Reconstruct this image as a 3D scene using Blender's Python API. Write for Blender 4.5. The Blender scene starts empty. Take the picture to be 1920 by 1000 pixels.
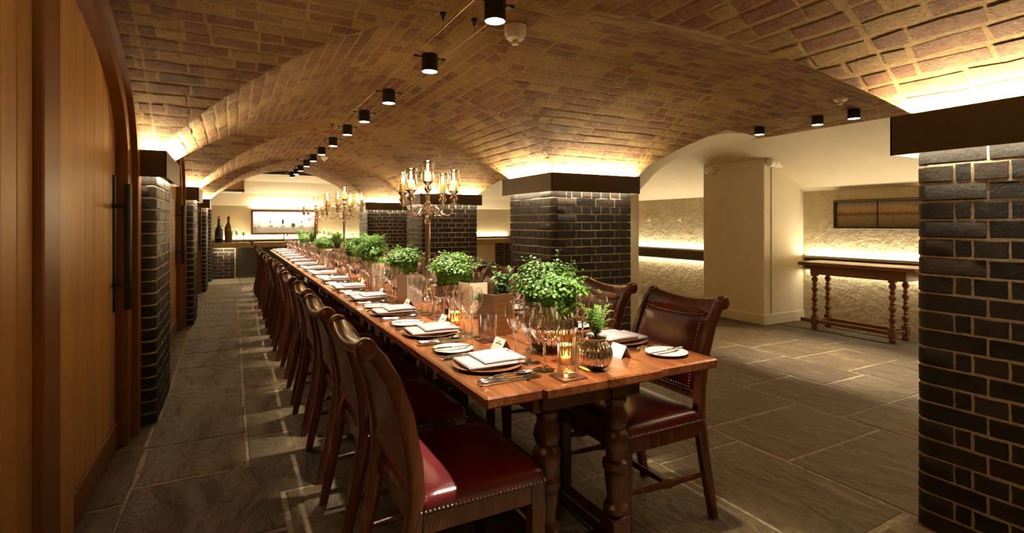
import bpy, math, random
from mathutils import Vector, Matrix
SC = bpy.context.scene
COL = SC.collection
PI = math.pi

# ---------------------------------------------------------------- camera, world, lights, exposure
CAM_H = 1.26
YAW = math.radians(28.1)
cam_d = bpy.data.cameras.new('camera')
cam = bpy.data.objects.new('camera', cam_d)
COL.objects.link(cam)
cam.location = (0, 0, CAM_H)
cam.rotation_euler = (PI / 2, 0, -YAW)
cam_d.sensor_fit = 'HORIZONTAL'
cam_d.sensor_width = 36
cam_d.lens = 36 * 983 / 1920
cam_d.shift_y = -80 / 1920
cam_d.clip_start = .02
SC.camera = cam

w = bpy.data.worlds.new('world')
SC.world = w
w.use_nodes = True
w.node_tree.nodes['Background'].inputs[0].default_value = (.9, .75, .5, 1)
w.node_tree.nodes['Background'].inputs[1].default_value = .0

vs = SC.view_settings
vs.view_transform = 'Standard'
vs.look = 'None'
vs.gamma = 1
vs.use_curve_mapping = False
vs.exposure = 1.15
SC.cycles.max_bounces = 10
SC.cycles.diffuse_bounces = 5
SC.cycles.glossy_bounces = 5
SC.cycles.transparent_max_bounces = 48
SC.cycles.sample_clamp_indirect = 6
SC.cycles.caustics_reflective = False
SC.cycles.caustics_refractive = False
SC.cycles.use_light_tree = True

WARM = (1, .79, .48)
WARM2 = (1, .83, .56)
SPOTC = (1, .86, .68)
E_COVE_UP = 21      # per metre of strip above the pillar bands
E_COVE_DOWN = 3    # per metre of strip below the pillar bands
E_RAIL_UP = 4.2      # per metre, strips along the plaster walls
E_RAIL_DOWN = 1.6
E_SPOT = 150
E_CANDLE = .8


def area(name, loc, size, energy, direction, color=WARM, spread=PI):
    l = bpy.data.lights.new(name, 'AREA')
    l.shape = 'RECTANGLE'
    l.size, l.size_y = size
    l.energy = energy
    l.color = color
    l.spread = spread
    o = bpy.data.objects.new(name, l)
    COL.objects.link(o)
    o.location = loc
    o.rotation_euler = Vector(direction).to_track_quat('-Z', 'Y').to_euler()
    return o


def strip(name, a, b, energy_m, direction, color=WARM, width=.02):
    """an LED strip from a to b shining along direction"""
    a, b, d = Vector(a), Vector(b), Vector(direction).normalized()
    t = (b - a)
    ln = t.length
    t = t / ln
    l = bpy.data.lights.new(name, 'AREA')
    l.shape = 'RECTANGLE'
    l.size, l.size_y = ln, width
    l.energy = energy_m * ln
    l.color = color
    o = bpy.data.objects.new(name, l)
    COL.objects.link(o)
    z = -d
    y = z.cross(t)
    m = Matrix((t, y, z)).transposed().to_4x4()
    m.translation = (a + b) / 2
    o.matrix_world = m
    return o


# room measures (metres, camera at the origin of x and y)
SP, RISE = 1.72, .66           # springing height and rise of the vaults
XC, HX = 1.055, 1.475          # middle and half width of the dining aisle
X0, X1 = XC - HX, XC + HX      # pier faces: -.42 and 2.53
PW = .89                       # pillar width in x
X2 = X1 + PW                   # 3.42 far side of the pillar row
XC2 = X2 + HX                  # crown of the second aisle
X3 = 5.31                      # where the second vault meets plaster
XW = 6.6                       # plaster wall
PY0, PER, PD = .32, 3.63, .83  # pier rhythm in y
HY = (PER - PD) / 2
BACK = 14.2
BAND0, BAND1 = 1.55, 1.715


def pier(k):
    return PY0 + PER * k, PY0 + PER * k + PD


# strips behind the bronze bands of every pillar
for k in range(4):
    a, b = pier(k)
    for x0, x1 in ((X0 - .5, X0), (X1, X2)):
        g = .03
        e0, e1 = a - g, b + g
        sides = []
        if x0 == X1:
            sides = [((X1 - g, e0), (X1 - g, e1)), ((X1, e0), (X2, e0)), ((X1, e1), (X2, e1)), ((X2 + g, e0), (X2 + g, e1))]
        else:
            sides = [((X0 + g, e0), (X0 + g, e1)), ((X0 - .16, e0), (X0, e0)), ((X0 - .16, e1), (X0, e1))]
        for (ax, ay), (bx, by) in sides:
            strip('cove_strip_up', (ax, ay, 1.695), (bx, by, 1.695), E_COVE_UP * (1.0 if x0 == X1 else 1.5), (0, 0, 1))
            strip('cove_strip_down', (ax, ay, 1.575), (bx, by, 1.575), E_COVE_DOWN, (0, 0, -1), WARM2)
# strips along the plaster walls
for y0, y1 in ((1.6, 4.2), (5.25, 7.85), (8.9, 11.8)):
    strip('rail_strip_up', (XW - .03, y0, .845), (XW - .03, y1, .845), E_RAIL_UP, (-.12, 0, 1), WARM2)
    strip('rail_strip_down', (XW - .03, y0, .675), (XW - .03, y1, .675), E_RAIL_DOWN, (-.12, 0, -1), WARM2)
strip('bar_strip', (-.3, BACK - .03, .885), (7.4, BACK - .03, .885), E_RAIL_UP * .9, (0, -.12, 1), WARM2)
strip('bar_front_strip', (-.3, 13.5, .70), (.05, 13.5, .70), 5, (0, .3, -1), WARM2)
strip('case_top_strip', (.45, BACK - .05, 1.62), (1.9, BACK - .05, 1.62), 9, (0, -.15, 1), WARM2)
strip('case_inner_strip', (.48, BACK - .1, 1.54), (1.86, BACK - .1, 1.54), 4.5, (0, .2, -1), (1, .95, .85))

SPOTS_MAIN = [2.18, 3.09, 4.05, 4.9, 5.7, 6.6, 7.5, 8.34, 9.15, 10.0, 10.72, 11.45]
SPOTS_AISLE = [2.69, 3.02, 3.64]
SPOT_Z = 2.25


def spot(x, y, z, e=E_SPOT, ang=56, tilt=(0, 0)):
    l = bpy.data.lights.new('spot_beam', 'SPOT')
    l.energy = e
    l.color = SPOTC
    l.spot_size = math.radians(ang)
    l.spot_blend = .55
    l.shadow_soft_size = .025
    o = bpy.data.objects.new('spot_beam', l)
    COL.objects.link(o)
    o.location = (x, y, z)
    o.rotation_euler = (math.radians(tilt[0]), math.radians(tilt[1]), 0)


for y in SPOTS_MAIN + [1.2, .3]:
    spot(XC + .02, y, SPOT_Z - .056)
for y in SPOTS_AISLE + [1.9, 5.9, 7.0]:
    spot(XC2, y, SPOT_Z - .056, E_SPOT * .6, 50)

# ---------------------------------------------------------------- helpers


class MB:
    """collects shapes and links them as one mesh"""

    def __init__(self):
        self.v, self.f = [], []

    def add(self, vs_, fs):
        o = len(self.v)
        self.v += [tuple(p) for p in vs_]
        self.f += [tuple(i + o for i in f) for f in fs]
        return self

    def box(self, x0, x1, y0, y1, z0, z1, b=0.0):
        if b <= 0:
            v = [(x, y, z) for z in (z0, z1) for y in (y0, y1) for x in (x0, x1)]
            return self.add(v, [(0, 2, 3, 1), (4, 5, 7, 6), (0, 1, 5, 4), (2, 6, 7, 3), (0, 4, 6, 2), (1, 3, 7, 5)])
        b = min(b, (x1 - x0) * .49, (y1 - y0) * .49, (z1 - z0) * .49)
        r = lambda x_0, x_1, y_0, y_1, z: [(x_0, y_0, z), (x_1, y_0, z), (x_1, y_1, z), (x_0, y_1, z)]

        def ring(ix, iy, z):
            return [(x0 + ix, y0 + iy + (b - iy if iy == 0 else 0) * 0, z)]
        oct_ = [(x0 + b, y0), (x1 - b, y0), (x1, y0 + b), (x1, y1 - b), (x1 - b, y1), (x0 + b, y1), (x0, y1 - b), (x0, y0 + b)]
        inn = [(x0 + b, y0 + b), (x1 - b, y0 + b), (x1 - b, y0 + b), (x1 - b, y1 - b), (x1 - b, y1 - b), (x0 + b, y1 - b), (x0 + b, y1 - b), (x0 + b, y0 + b)]
        v = [(x, y, z0 + b) for x, y in oct_] + [(x, y, z1 - b) for x, y in oct_]
        bot = r(x0 + b, x1 - b, y0 + b, y1 - b, z0)
        top = r(x0 + b, x1 - b, y0 + b, y1 - b, z1)
        v += bot + top
        f = [(i, (i + 1) % 8, 8 + (i + 1) % 8, 8 + i) for i in range(8)]
        B, T = 16, 20
        f += [(B, B + 3, B + 2, B + 1), (T, T + 1, T + 2, T + 3)]
        for k in range(4):
            i, j = 2 * k, 2 * k + 1
            n = (2 * k + 2) % 8
            f += [(i, B + k, B + (k + 1) % 4, j), (j, B + (k + 1) % 4, n)]
            f += [(8 + i, 8 + j, T + (k + 1) % 4, T + k), (8 + j, 8 + n, T + (k + 1) % 4)]
        return self.add(v, f)

    def prism(self, poly, z0, z1, axis='z', cap=True):
        n = len(poly)

        def p(a, b_, c):
            return (a, b_, c) if axis == 'z' else (c, a, b_) if axis == 'x' else (b_, c, a)
        v = [p(a, b_, z0) for a, b_ in poly] + [p(a, b_, z1) for a, b_ in poly]
        f = [(i, (i + 1) % n, n + (i + 1) % n, n + i) for i in range(n)]
        if cap:
            f += [tuple(reversed(range(n))), tuple(range(n, 2 * n))]
        return self.add(v, f)

    def lathe(self, prof, seg=16, c=(0, 0, 0), rib=None, axis='z'):
        v, f = [], []
        n = len(prof)
        for r, z in prof:
            for s in range(seg):
                a = 2 * PI * s / seg
                rr = r * (1 if rib is None else 1 + rib[1] * math.cos(rib[0] * a))
                q = (rr * math.cos(a), rr * math.sin(a), z)
                if axis == 'y':
                    q = (q[0], q[2], q[1])
                elif axis == 'x':
                    q = (q[2], q[0], q[1])
                v.append((c[0] + q[0], c[1] + q[1], c[2] + q[2]))
        for i in range(n - 1):
            for s in range(seg):
                t = (s + 1) % seg
                f.append((i * seg + s, i * seg + t, (i + 1) * seg + t, (i + 1) * seg + s))
        if prof[0][0] > 1e-5:
            f.append(tuple(reversed(range(seg))))
        if prof[-1][0] > 1e-5:
            f.append(tuple(range((n - 1) * seg, n * seg)))
        return self.add(v, f)

    def tube(self, pts, rad, seg=8, flat=1.0):
        pts = [Vector(p) for p in pts]
        if not hasattr(rad, '__len__'):
            rad = [rad] * len(pts)
        v, f = [], []
        up = None
        for i, p in enumerate(pts):
            d = (pts[min(i + 1, len(pts) - 1)] - pts[max(i - 1, 0)]).normalized()
            if up is None:
                up = Vector((0, 0, 1)) if abs(d.z) < .9 else Vector((1, 0, 0))
            s = d.cross(up)
            if s.length < 1e-6:
                s = d.orthogonal()
            s.normalize()
            up = s.cross(d).normalized()
            for k in range(seg):
                a = 2 * PI * k / seg
                v.append(p + (s * math.cos(a) + up * math.sin(a) * flat) * rad[i])
        for i in range(len(pts) - 1):
            for k in range(seg):
                t = (k + 1) % seg
                f.append((i * seg + k, i * seg + t, (i + 1) * seg + t, (i + 1) * seg + k))
        f += [tuple(reversed(range(seg))), tuple(range((len(pts) - 1) * seg, len(pts) * seg))]
        return self.add(v, f)

    def sweep(self, secs):
        """secs: list of closed rings with equally many points"""
        n = len(secs[0])
        v = [p for s in secs for p in s]
        f = []
        for i in range(len(secs) - 1):
            for k in range(n):
                t = (k + 1) % n
                f.append((i * n + k, i * n + t, (i + 1) * n + t, (i + 1) * n + k))
        f += [tuple(reversed(range(n))), tuple(range((len(secs) - 1) * n, len(secs) * n))]
        return self.add(v, f)

    def ball(self, c, r, seg=10, rings=6, sz=1.0):
        prof = [(max(r * math.sin(PI * i / rings), 1e-6), -r * sz * math.cos(PI * i / rings)) for i in range(rings + 1)]
        return self.lathe(prof, seg, c)

    def mesh(self, name, mat, smooth=40):
        me = bpy.data.meshes.new(name)
        me.from_pydata(self.v, [], self.f)
        me.validate()
        me.update()
        if mat is not None:
            me.materials.append(mat)
        if smooth:
            me.shade_smooth()
            me.set_sharp_from_angle(angle=math.radians(smooth))
        return me

    def build(self, name, mat, parent=None, smooth=40, loc=None, rot=None):
        return obj(name, self.mesh(name, mat, smooth), parent, loc, rot)


def obj(name, me, parent=None, loc=None, rot=None):
    o = bpy.data.objects.new(name, me)
    COL.objects.link(o)
    if parent is not None:
        o.parent = parent
    if loc is not None:
        o.location = loc
    if rot is not None:
        o.rotation_euler = rot
    return o


def tag(o, label=None, cat=None, group=None, kind=None):
    if label:
        o['label'] = label
    if cat:
        o['category'] = cat
    if group:
        o['group'] = group
    if kind:
        o['kind'] = kind
    return o


def thing(name, label, cat, loc=(0, 0, 0), rz=0, group=None):
    o = obj(name, None, None, loc, (0, 0, rz))
    o.empty_display_size = .1
    return tag(o, label, cat, group)


def inst(proto, label, cat, loc, rz=0, group=None, scale=None):
    """proto = (name, [(part, mesh, [(sub, mesh)])]) or (name, mesh): a thing with its own objects, sharing meshes"""
    name, body = proto
    if not isinstance(body, list):
        o = obj(name, body, None, loc, (0, 0, rz))
    else:
        o = obj(name, None, None, loc, (0, 0, rz))
        for part in body:
            c = obj(part[0], part[1], o)
            if len(part) > 3:
                tag(c, None, None, None, part[3])
            for sub in (part[2] if len(part) > 2 else []):
                obj(sub[0], sub[1], c)
    if scale:
        o.scale = scale if hasattr(scale, '__len__') else (scale,) * 3
    return tag(o, label, cat, group)


ORD = ['first', 'second', 'third', 'fourth', 'fifth', 'sixth', 'seventh', 'eighth', 'ninth', 'tenth', 'eleventh', 'twelfth', 'thirteenth',
       'fourteenth', 'fifteenth', 'sixteenth', 'seventeenth']

# ---------------------------------------------------------------- materials


class NT:
    def __init__(self, name):
        self.m = bpy.data.materials.new(name)
        self.m.use_nodes = True
        self.t = self.m.node_tree
        self.b = self.t.nodes['Principled BSDF']
        self.out = self.t.nodes['Material Output']

    def n(self, typ, **kw):
        nd = self.t.nodes.new(typ)
        for k, v in kw.items():
            setattr(nd, k, v)
        return nd

    def l(self, a, b):
        self.t.links.new(a, b)

    def coord(self, scale=(1, 1, 1), which='Object'):
        tc = self.n('ShaderNodeTexCoord')
        mp = self.n('ShaderNodeMapping')
        mp.inputs['Scale'].default_value = scale
        self.l(tc.outputs[which], mp.inputs[0])
        return mp.outputs[0]

    def noise(self, vec, scale, detail=4, rough=.6, dist=0):
        nd = self.n('ShaderNodeTexNoise')
        nd.inputs['Scale'].default_value = scale
        nd.inputs['Detail'].default_value = detail
        nd.inputs['Roughness'].default_value = rough
        nd.inputs['Distortion'].default_value = dist
        if vec is not None:
            self.l(vec, nd.inputs['Vector'])
        return nd.outputs['Fac']

    def ramp(self, fac, stops, interp='LINEAR'):
        r = self.n('ShaderNodeValToRGB')
        r.color_ramp.interpolation = interp
        e = r.color_ramp.elements
        while len(e) > 1:
            e.remove(e[-1])
        e[0].position, e[0].color = stops[0][0], (*stops[0][1], 1)
        for p, c in stops[1:]:
            x = e.new(p)
            x.color = (*c, 1)
        self.l(fac, r.inputs[0])
        return r.outputs[0]

    def mix(self, fac, a, b, blend='MIX'):
        m = self.n('ShaderNodeMix', data_type='RGBA', blend_type=blend)
        for sock, val in ((m.inputs[0], fac), (m.inputs[6], a), (m.inputs[7], b)):
            if hasattr(val, 'links') or hasattr(val, 'node'):
                self.l(val, sock)
            elif hasattr(val, '__len__'):
                sock.default_value = (*val, 1)
            else:
                sock.default_value = val
        return m.outputs[2]

    def math(self, op, a, b=0.0):
        m = self.n('ShaderNodeMath', operation=op)
        for s, v in ((m.inputs[0], a), (m.inputs[1], b)):
            if hasattr(v, 'node'):
                self.l(v, s)
            else:
                s.default_value = v
        return m.outputs[0]

    def bump(self, height, strength=.5, dist=.01, normal=None):
        b = self.n('ShaderNodeBump')
        b.inputs['Strength'].default_value = strength
        b.inputs['Distance'].default_value = dist
        self.l(height, b.inputs['Height'])
        if normal is not None:
            self.l(normal, b.inputs['Normal'])
        return b.outputs[0]

    def set(self, color=None, rough=None, metal=None, normal=None, **kw):
        for key, v in (('Base Color', color), ('Roughness', rough), ('Metallic', metal), ('Normal', normal)):
            if v is None:
                continue
            if hasattr(v, 'node'):
                self.l(v, self.b.inputs[key])
            elif hasattr(v, '__len__'):
                self.b.inputs[key].default_value = (*v, 1)
            else:
                self.b.inputs[key].default_value = v
        for k, v in kw.items():
            self.b.inputs[k.replace('_', ' ')].default_value = v
        return self.m


def plain(name, color, rough=.5, metal=0, **kw):
    return NT(name).set(color, rough, metal, **kw)


def grainy(name, c1, c2, scale=20, rough=.6, bump=.3, dist=.004, sc=(1, 1, 1), metal=0, detail=6, **kw):
    t = NT(name)
    vec = t.coord(sc)
    f = t.noise(vec, scale, detail, .65)
    col = t.ramp(f, [(.3, c1), (.7, c2)])
    return t.set(col, rough, metal, t.bump(f, bump, dist) if bump else None, **kw)


def wood(name, c1, c2, c3, axis='y', rough=.35, scale=6, bump=.15, vary=False):
    t = NT(name)
    s = {'x': (.08, 1, 1), 'y': (1, .08, 1), 'z': (1, 1, .08)}[axis]
    vec = t.coord(s)
    if vary:
        oi = t.n('ShaderNodeObjectInfo')
        ad = t.n('ShaderNodeVectorMath', operation='ADD')
        t.l(vec, ad.inputs[0])
        t.l(oi.outputs['Random'], ad.inputs[1])
        vec = ad.outputs[0]
    f = t.noise(vec, scale * 4, 8, .7, .6)
    g = t.noise(vec, scale, 3, .5)
    h = t.math('ADD', t.math('MULTIPLY', f, .6), t.math('MULTIPLY', g, .4))
    col = t.ramp(h, [(.32, c1), (.5, c2), (.68, c3)])
    if vary:
        v = t.math('ADD', t.math('MULTIPLY', oi.outputs['Random'], .35), .8)
        hs = t.n('ShaderNodeHueSaturation')
        t.l(v, hs.inputs['Value'])
        t.l(col, hs.inputs['Color'])
        col = hs.outputs[0]
    rr = t.math('ADD', t.math('MULTIPLY', f, .25), rough - .1)
    return t.set(col, rr, 0, t.bump(f, bump, .002))


M = {}
# vault bricks: colour by each brick's own tone
t = NT('vault_brick')
at = t.n('ShaderNodeAttribute', attribute_name='tone')
vec = t.coord()
nz = t.noise(vec, 38, 8, .75)
nb = t.noise(vec, 7, 4, .6)
base = t.ramp(at.outputs['Fac'], [(0, (.47, .28, .075)), (.14, (.54, .32, .085)), (.28, (.34, .185, .05)), (.40, (.46, .265, .075)), (.50, (.36, .185, .055)), (.57, (.30, .125, .036)), (.70, (.25, .080, .024)),
                                   (.85, (.31, .098, .030)), (1, (.17, .070, .024))])
smear = t.ramp(nb, [(.42, (0, 0, 0)), (.62, (1, 1, 1))])
col = t.mix(t.math('MULTIPLY', smear, .42), base, (.50, .315, .105))
nf = t.noise(t.coord((1, 1, 1)), 95, 6, .75)
col = t.mix(t.ramp(nz, [(.33, (.6, .6, .6)), (.52, (0, 0, 0))]), col, (.13, .065, .022))
col = t.mix(t.ramp(nf, [(.36, (.7, .7, .7)), (.46, (0, 0, 0))]), col, (.10, .05, .02))
col = t.mix(t.ramp(nf, [(.56, (0, 0, 0)), (.70, (.45, .45, .45))]), col, (.62, .44, .19))
vo = t.n('ShaderNodeTexVoronoi')
vo.inputs['Scale'].default_value = 55
t.l(vec, vo.inputs['Vector'])
pit = t.math('MINIMUM', vo.outputs['Distance'], .35)
hgt = t.math('ADD', t.math('ADD', t.math('MULTIPLY', nz, .9), t.math('MULTIPLY', nf, .5)), t.math('MULTIPLY', pit, .5))
M['vault_brick'] = t.set(col, .85, 0, t.bump(hgt, 1.0, .034))
t = NT('vault_mortar')
vec = t.coord()
nz = t.noise(vec, 30, 8, .75)
nb = t.noise(vec, 5, 4, .6)
col = t.ramp(nz, [(.25, (.34, .195, .06)), (.42, (.50, .31, .10)), (.75, (.58, .39, .15))])
nf = t.noise(vec, 95, 6, .75)
col = t.mix(t.ramp(nf, [(.36, (.6, .6, .6)), (.46, (0, 0, 0))]), col, (.14, .08, .03))
M['vault_mortar'] = t.set(col, .9, 0, t.bump(t.math('ADD', nz, t.math('MULTIPLY', nf, .5)), 1.0, .04))
# engineering bricks of the pillars
t = NT('dark_brick')
oi = t.n('ShaderNodeObjectInfo')
vec = t.coord()
ad = t.n('ShaderNodeVectorMath', operation='ADD')
t.l(vec, ad.inputs[0])
sc_ = t.n('ShaderNodeVectorMath', operation='SCALE')
sc_.inputs['Scale'].default_value = 13
t.l(oi.outputs['Random'], sc_.inputs[0])
t.l(sc_.outputs[0], ad.inputs[1])
nz = t.noise(ad.outputs[0], 22, 8, .7)
col = t.ramp(oi.outputs['Random'], [(0, (.010, .008, .007)), (.5, (.016, .012, .009)), (.8, (.026, .018, .011)), (1, (.036, .022, .013))])
col = t.mix(t.ramp(nz, [(.55, (0, 0, 0)), (.75, (.5, .5, .5))]), col, (.075, .062, .045))
M['dark_brick'] = t.set(col, t.ramp(nz, [(.3, (.36,) * 3), (.7, (.65,) * 3)]), 0, t.bump(nz, .7, .012), Specular_IOR_Level=.3)
M['mortar'] = grainy('mortar', (.34, .27, .18), (.60, .50, .36), 60, .9, .7, .006)
# flagstones
t = NT('flagstone')
oi = t.n('ShaderNodeObjectInfo')
tc = t.n('ShaderNodeTexCoord')
sc_ = t.n('ShaderNodeVectorMath', operation='SCALE')
sc_.inputs['Scale'].default_value = 31
t.l(oi.outputs['Random'], sc_.inputs[0])
ad = t.n('ShaderNodeVectorMath', operation='ADD')
t.l(tc.outputs['Object'], ad.inputs[0])
t.l(sc_.outputs[0], ad.inputs[1])
mp = t.n('ShaderNodeMapping')
mp.inputs['Scale'].default_value = (2.6, 1, 1)
mp.inputs['Rotation'].default_value = (0, 0, .35)
t.l(ad.outputs[0], mp.inputs[0])
wv = t.noise(mp.outputs[0], 2.2, 9, .62, 1.2)
ter = t.n('ShaderNodeValToRGB')
ter.color_ramp.interpolation = 'LINEAR'
st = ter.color_ramp.elements
st[0].position, st[0].color = .30, (0, 0, 0, 1)
st[1].position, st[1].color = .72, (1, 1, 1, 1)
for p, c in ((.42, .30), (.435, .42), (.5, .52), (.512, .66), (.58, .74), (.595, .86)):
    e = st.new(p)
    e.color = (c, c, c, 1)
t.l(wv, ter.inputs[0])
nf = t.noise(ad.outputs[0], 26, 8, .7)
c0 = t.ramp(wv, [(.3, (.050, .038, .022)), (.45, (.115, .088, .050)), (.55, (.095, .074, .045)), (.72, (.185, .148, .092))])
tint = t.ramp(oi.outputs['Random'], [(0, (.95, .86, .66)), (.35, (1.15, 1.0, .72)), (.7, (1.35, 1.15, .80)), (1, (1.05, .84, .56))])
col = t.mix(1.0, c0, tint, 'MULTIPLY')
col = t.mix(t.ramp(nf, [(.3, (.5,) * 3), (.55, (0,) * 3)]), col, (.035, .028, .018))
h = t.math('ADD', t.math('MULTIPLY', ter.outputs[0], .8), t.math('MULTIPLY', nf, .2))
M['flagstone'] = t.set(col, t.ramp(nf, [(.3, (.38,) * 3), (.7, (.62,) * 3)]), 0, t.bump(h, .9, .04))
M['grout'] = grainy('grout', (.12, .09, .05), (.42, .33, .20), 40, .9, .6, .006)
M['tile'] = grainy('pale_tile', (.34, .32, .24), (.42, .40, .31), 3, .35, .05)
M['cream'] = grainy('cream_plaster', (.68, .60, .43), (.74, .66, .48), 3.2, .75, .15, .01)
M['rough'] = grainy('rough_plaster', (.52, .44, .28), (.68, .59, .40), 9, .85, .9, .035)
M['bronze'] = grainy('bronze_sheet', (.045, .028, .012), (.055, .034, .015), 3, .42, 0, metal=.35)
M['oak'] = wood('oak_plank', (.43, .21, .056), (.57, .305, .088), (.65, .375, .12), 'z', .42, 5, .12, True)
M['oak_dark'] = wood('oak_frame', (.16, .060, .014), (.22, .085, .022), (.28, .12, .034), 'z', .42, 6, .12)
M['black'] = plain('black_metal', (.012, .010, .009), .38, .3)
M['fixture'] = plain('black_fixture', (.018, .013, .010), .45, .2)
M['table'] = wood('table_oak', (.070, .020, .007), (.17, .054, .017), (.27, .098, .033), 'y', .20, 16, .22)
M['table_leg'] = wood('table_leg_oak', (.035, .012, .005), (.07, .024, .009), (.11, .04, .015), 'z', .32, 8, .2)
M['chair_wood'] = wood('chair_mahogany', (.044, .012, .005), (.085, .024, .008), (.145, .046, .015), 'z', .22, 9, .04)
t = NT('oxblood_leather')
vec = t.coord()
v1 = t.noise(vec, 6, 3, .5)
v2 = t.noise(vec, 220, 2, .5)
M['leather'] = t.set(t.ramp(v1, [(.3, (.080, .007, .009)), (.7, (.125, .012, .014))]), .28, 0, t.bump(v2, .12, .002))
M['stud'] = plain('brass_stud', (.55, .48, .38), .3, .9)
t = NT('linen')
vec = t.coord()
v2 = t.noise(vec, 300, 2, .5)
M['linen'] = t.set((.36, .31, .31), .85, 0, t.bump(v2, .15, .001))
M['china'] = plain('white_china', (.56, .52, .48), .18)
M['silver'] = plain('silver_plate', (.82, .79, .74), .13, 1)
M['copper_silver'] = plain('warm_silver', (.90, .78, .71), .10, 1)
M['card'] = plain('card_stock', (.62, .57, .46), .8)
M['menu'] = plain('menu_paper', (.60, .48, .34), .8)
M['ink'] = plain('ink', (.12, .09, .07), .8)
M['candle'] = plain('candle_wax', (.92, .82, .52), .5, Subsurface_Weight=1.0, Subsurface_Scale=.03)
M['white'] = plain('white_plastic', (.85, .82, .74), .4)
M['coaster'] = plain('leather_coaster', (.09, .028, .018), .35)
M['soil'] = plain('dark_soil', (.02, .015, .01), .9)


def emit(name, color, strength):
    t = NT(name)
    e = t.n('ShaderNodeEmission')
    e.inputs[0].default_value = (*color, 1)
    e.inputs[1].default_value = strength
    t.l(e.outputs[0], t.out.inputs[0])
    return t.m


M['flame'] = emit('candle_flame', (1, .72, .32), 40)
M['lens'] = emit('lamp_lens', (1, .93, .82), 12)
M['led'] = emit('led_diffuser', (1, .88, .6), 5)


def clear(name, tint, ior=1.45, rough=.02, k=1.0):
    """thin blown glass: one wall, part mirror and part clear by angle"""
    t = NT(name)
    tr = t.n('ShaderNodeBsdfTransparent')
    tr.inputs[0].default_value = (*tint, 1)
    gl = t.n('ShaderNodeBsdfGlossy')
    gl.inputs['Roughness'].default_value = rough
    gl.inputs[0].default_value = (1, 1, 1, 1)
    lw = t.n('ShaderNodeLayerWeight')
    lw.inputs[0].default_value = .5
    f = t.math('ADD', t.math('MULTIPLY', t.math('POWER', lw.outputs['Facing'], 2.0), .9 * k), .10 * k)
    mx = t.n('ShaderNodeMixShader')
    t.l(f, mx.inputs[0])
    t.l(tr.outputs[0], mx.inputs[1])
    t.l(gl.outputs[0], mx.inputs[2])
    t.l(mx.outputs[0], t.out.inputs[0])
    return t.m


M['glass'] = clear('clear_glass', (.95, .945, .93), 1.5, .015, 1.1)
t = NT('solid_glass')
M['stem_glass'] = t.set((1, 1, 1), .01, 0, Transmission_Weight=1.0, IOR=1.48)
M['shade_glass'] = clear('shade_glass', (.96, .93, .86), 1.45)
M['green_glass'] = clear('green_glass', (.25, .34, .16), 1.5, .05)
M['pale_glass'] = clear('pale_green_glass', (.62, .72, .55), 1.5, .03)
M['dark_glass'] = plain('black_glass', (.012, .012, .006), .08)
M['amber_glass'] = plain('olive_glass', (.10, .065, .012), .10)
M['mercury'] = plain('mercury_glass', (.66, .59, .54), .08, 1)
M['votive'] = plain('ribbed_votive', (.85, .66, .36), .12, .8)


def leaf(name, c1, c2):
    t = NT(name)
    vec = t.coord()
    f = t.noise(vec, 24, 3, .5)
    col = t.ramp(f, [(.3, c1), (.7, c2)])
    df = t.n('ShaderNodeBsdfTranslucent')
    t.l(col, df.inputs[0])
    mx = t.n('ShaderNodeMixShader')
    mx.inputs[0].default_value = .25
    t.set(col, .5)
    t.l(t.b.outputs[0], mx.inputs[1])
    t.l(df.outputs[0], mx.inputs[2])
    t.l(mx.outputs[0], t.out.inputs[0])
    return t.m


M['fern'] = leaf('maidenhair_leaf', (.045, .14, .012), (.16, .32, .035))
M['fern2'] = leaf('bright_fern_leaf', (.07, .20, .02), (.22, .40, .06))
M['grass'] = leaf('grass_blade', (.06, .20, .03), (.15, .34, .07))
M['bay'] = leaf('lance_leaf', (.03, .09, .02), (.10, .19, .045))
M['pale'] = leaf('succulent_leaf', (.28, .42, .20), (.45, .58, .34))
M['stem'] = plain('stem', (.045, .03, .012), .6)
# ---------------------------------------------------------------- vaults
rnd = random.Random(7)


def rise2(x):
    return RISE - .10 * max(0, min(1, (x - X2) / HX))


def z_main1(x, y):
    return SP + RISE * (1 - ((x - XC) / HX) ** 2)


def z_main2(x, y):
    return SP + rise2(x) * (1 - ((x - XC2) / HX) ** 2)


def z_cross(yc):
    return lambda x, y: SP + rise2(x) * (1 - ((y - yc) / HY) ** 2)


def clip(poly, a, b, c):
    """keep the part of a plan polygon where a x + b y + c >= 0"""
    out = []
    n = len(poly)
    for i in range(n):
        p, q = poly[i], poly[(i + 1) % n]
        dp, dq = a * p[0] + b * p[1] + c, a * q[0] + b * q[1] + c
        if dp >= 0:
            out.append(p)
        if (dp >= 0) != (dq >= 0):
            k = dp / (dp - dq)
            out.append((p[0] + (q[0] - p[0]) * k, p[1] + (q[1] - p[1]) * k))
    return out


def halfplanes(poly):
    cx = sum(p[0] for p in poly) / len(poly)
    cy = sum(p[1] for p in poly) / len(poly)
    hs = []
    for i in range(len(poly)):
        (x0, y0), (x1, y1) = poly[i], poly[(i + 1) % len(poly)]
        a, b = y1 - y0, x0 - x1
        c = -(a * x0 + b * y0)
        if a * cx + b * cy + c < 0:
            a, b, c = -a, -b, -c
        L = math.hypot(a, b)
        hs.append((a / L, b / L, c / L))
    return hs


def shoelace(p):
    return abs(sum(p[i][0] * p[(i + 1) % len(p)][1] - p[(i + 1) % len(p)][0] * p[i][1] for i in range(len(p)))) / 2


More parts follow.
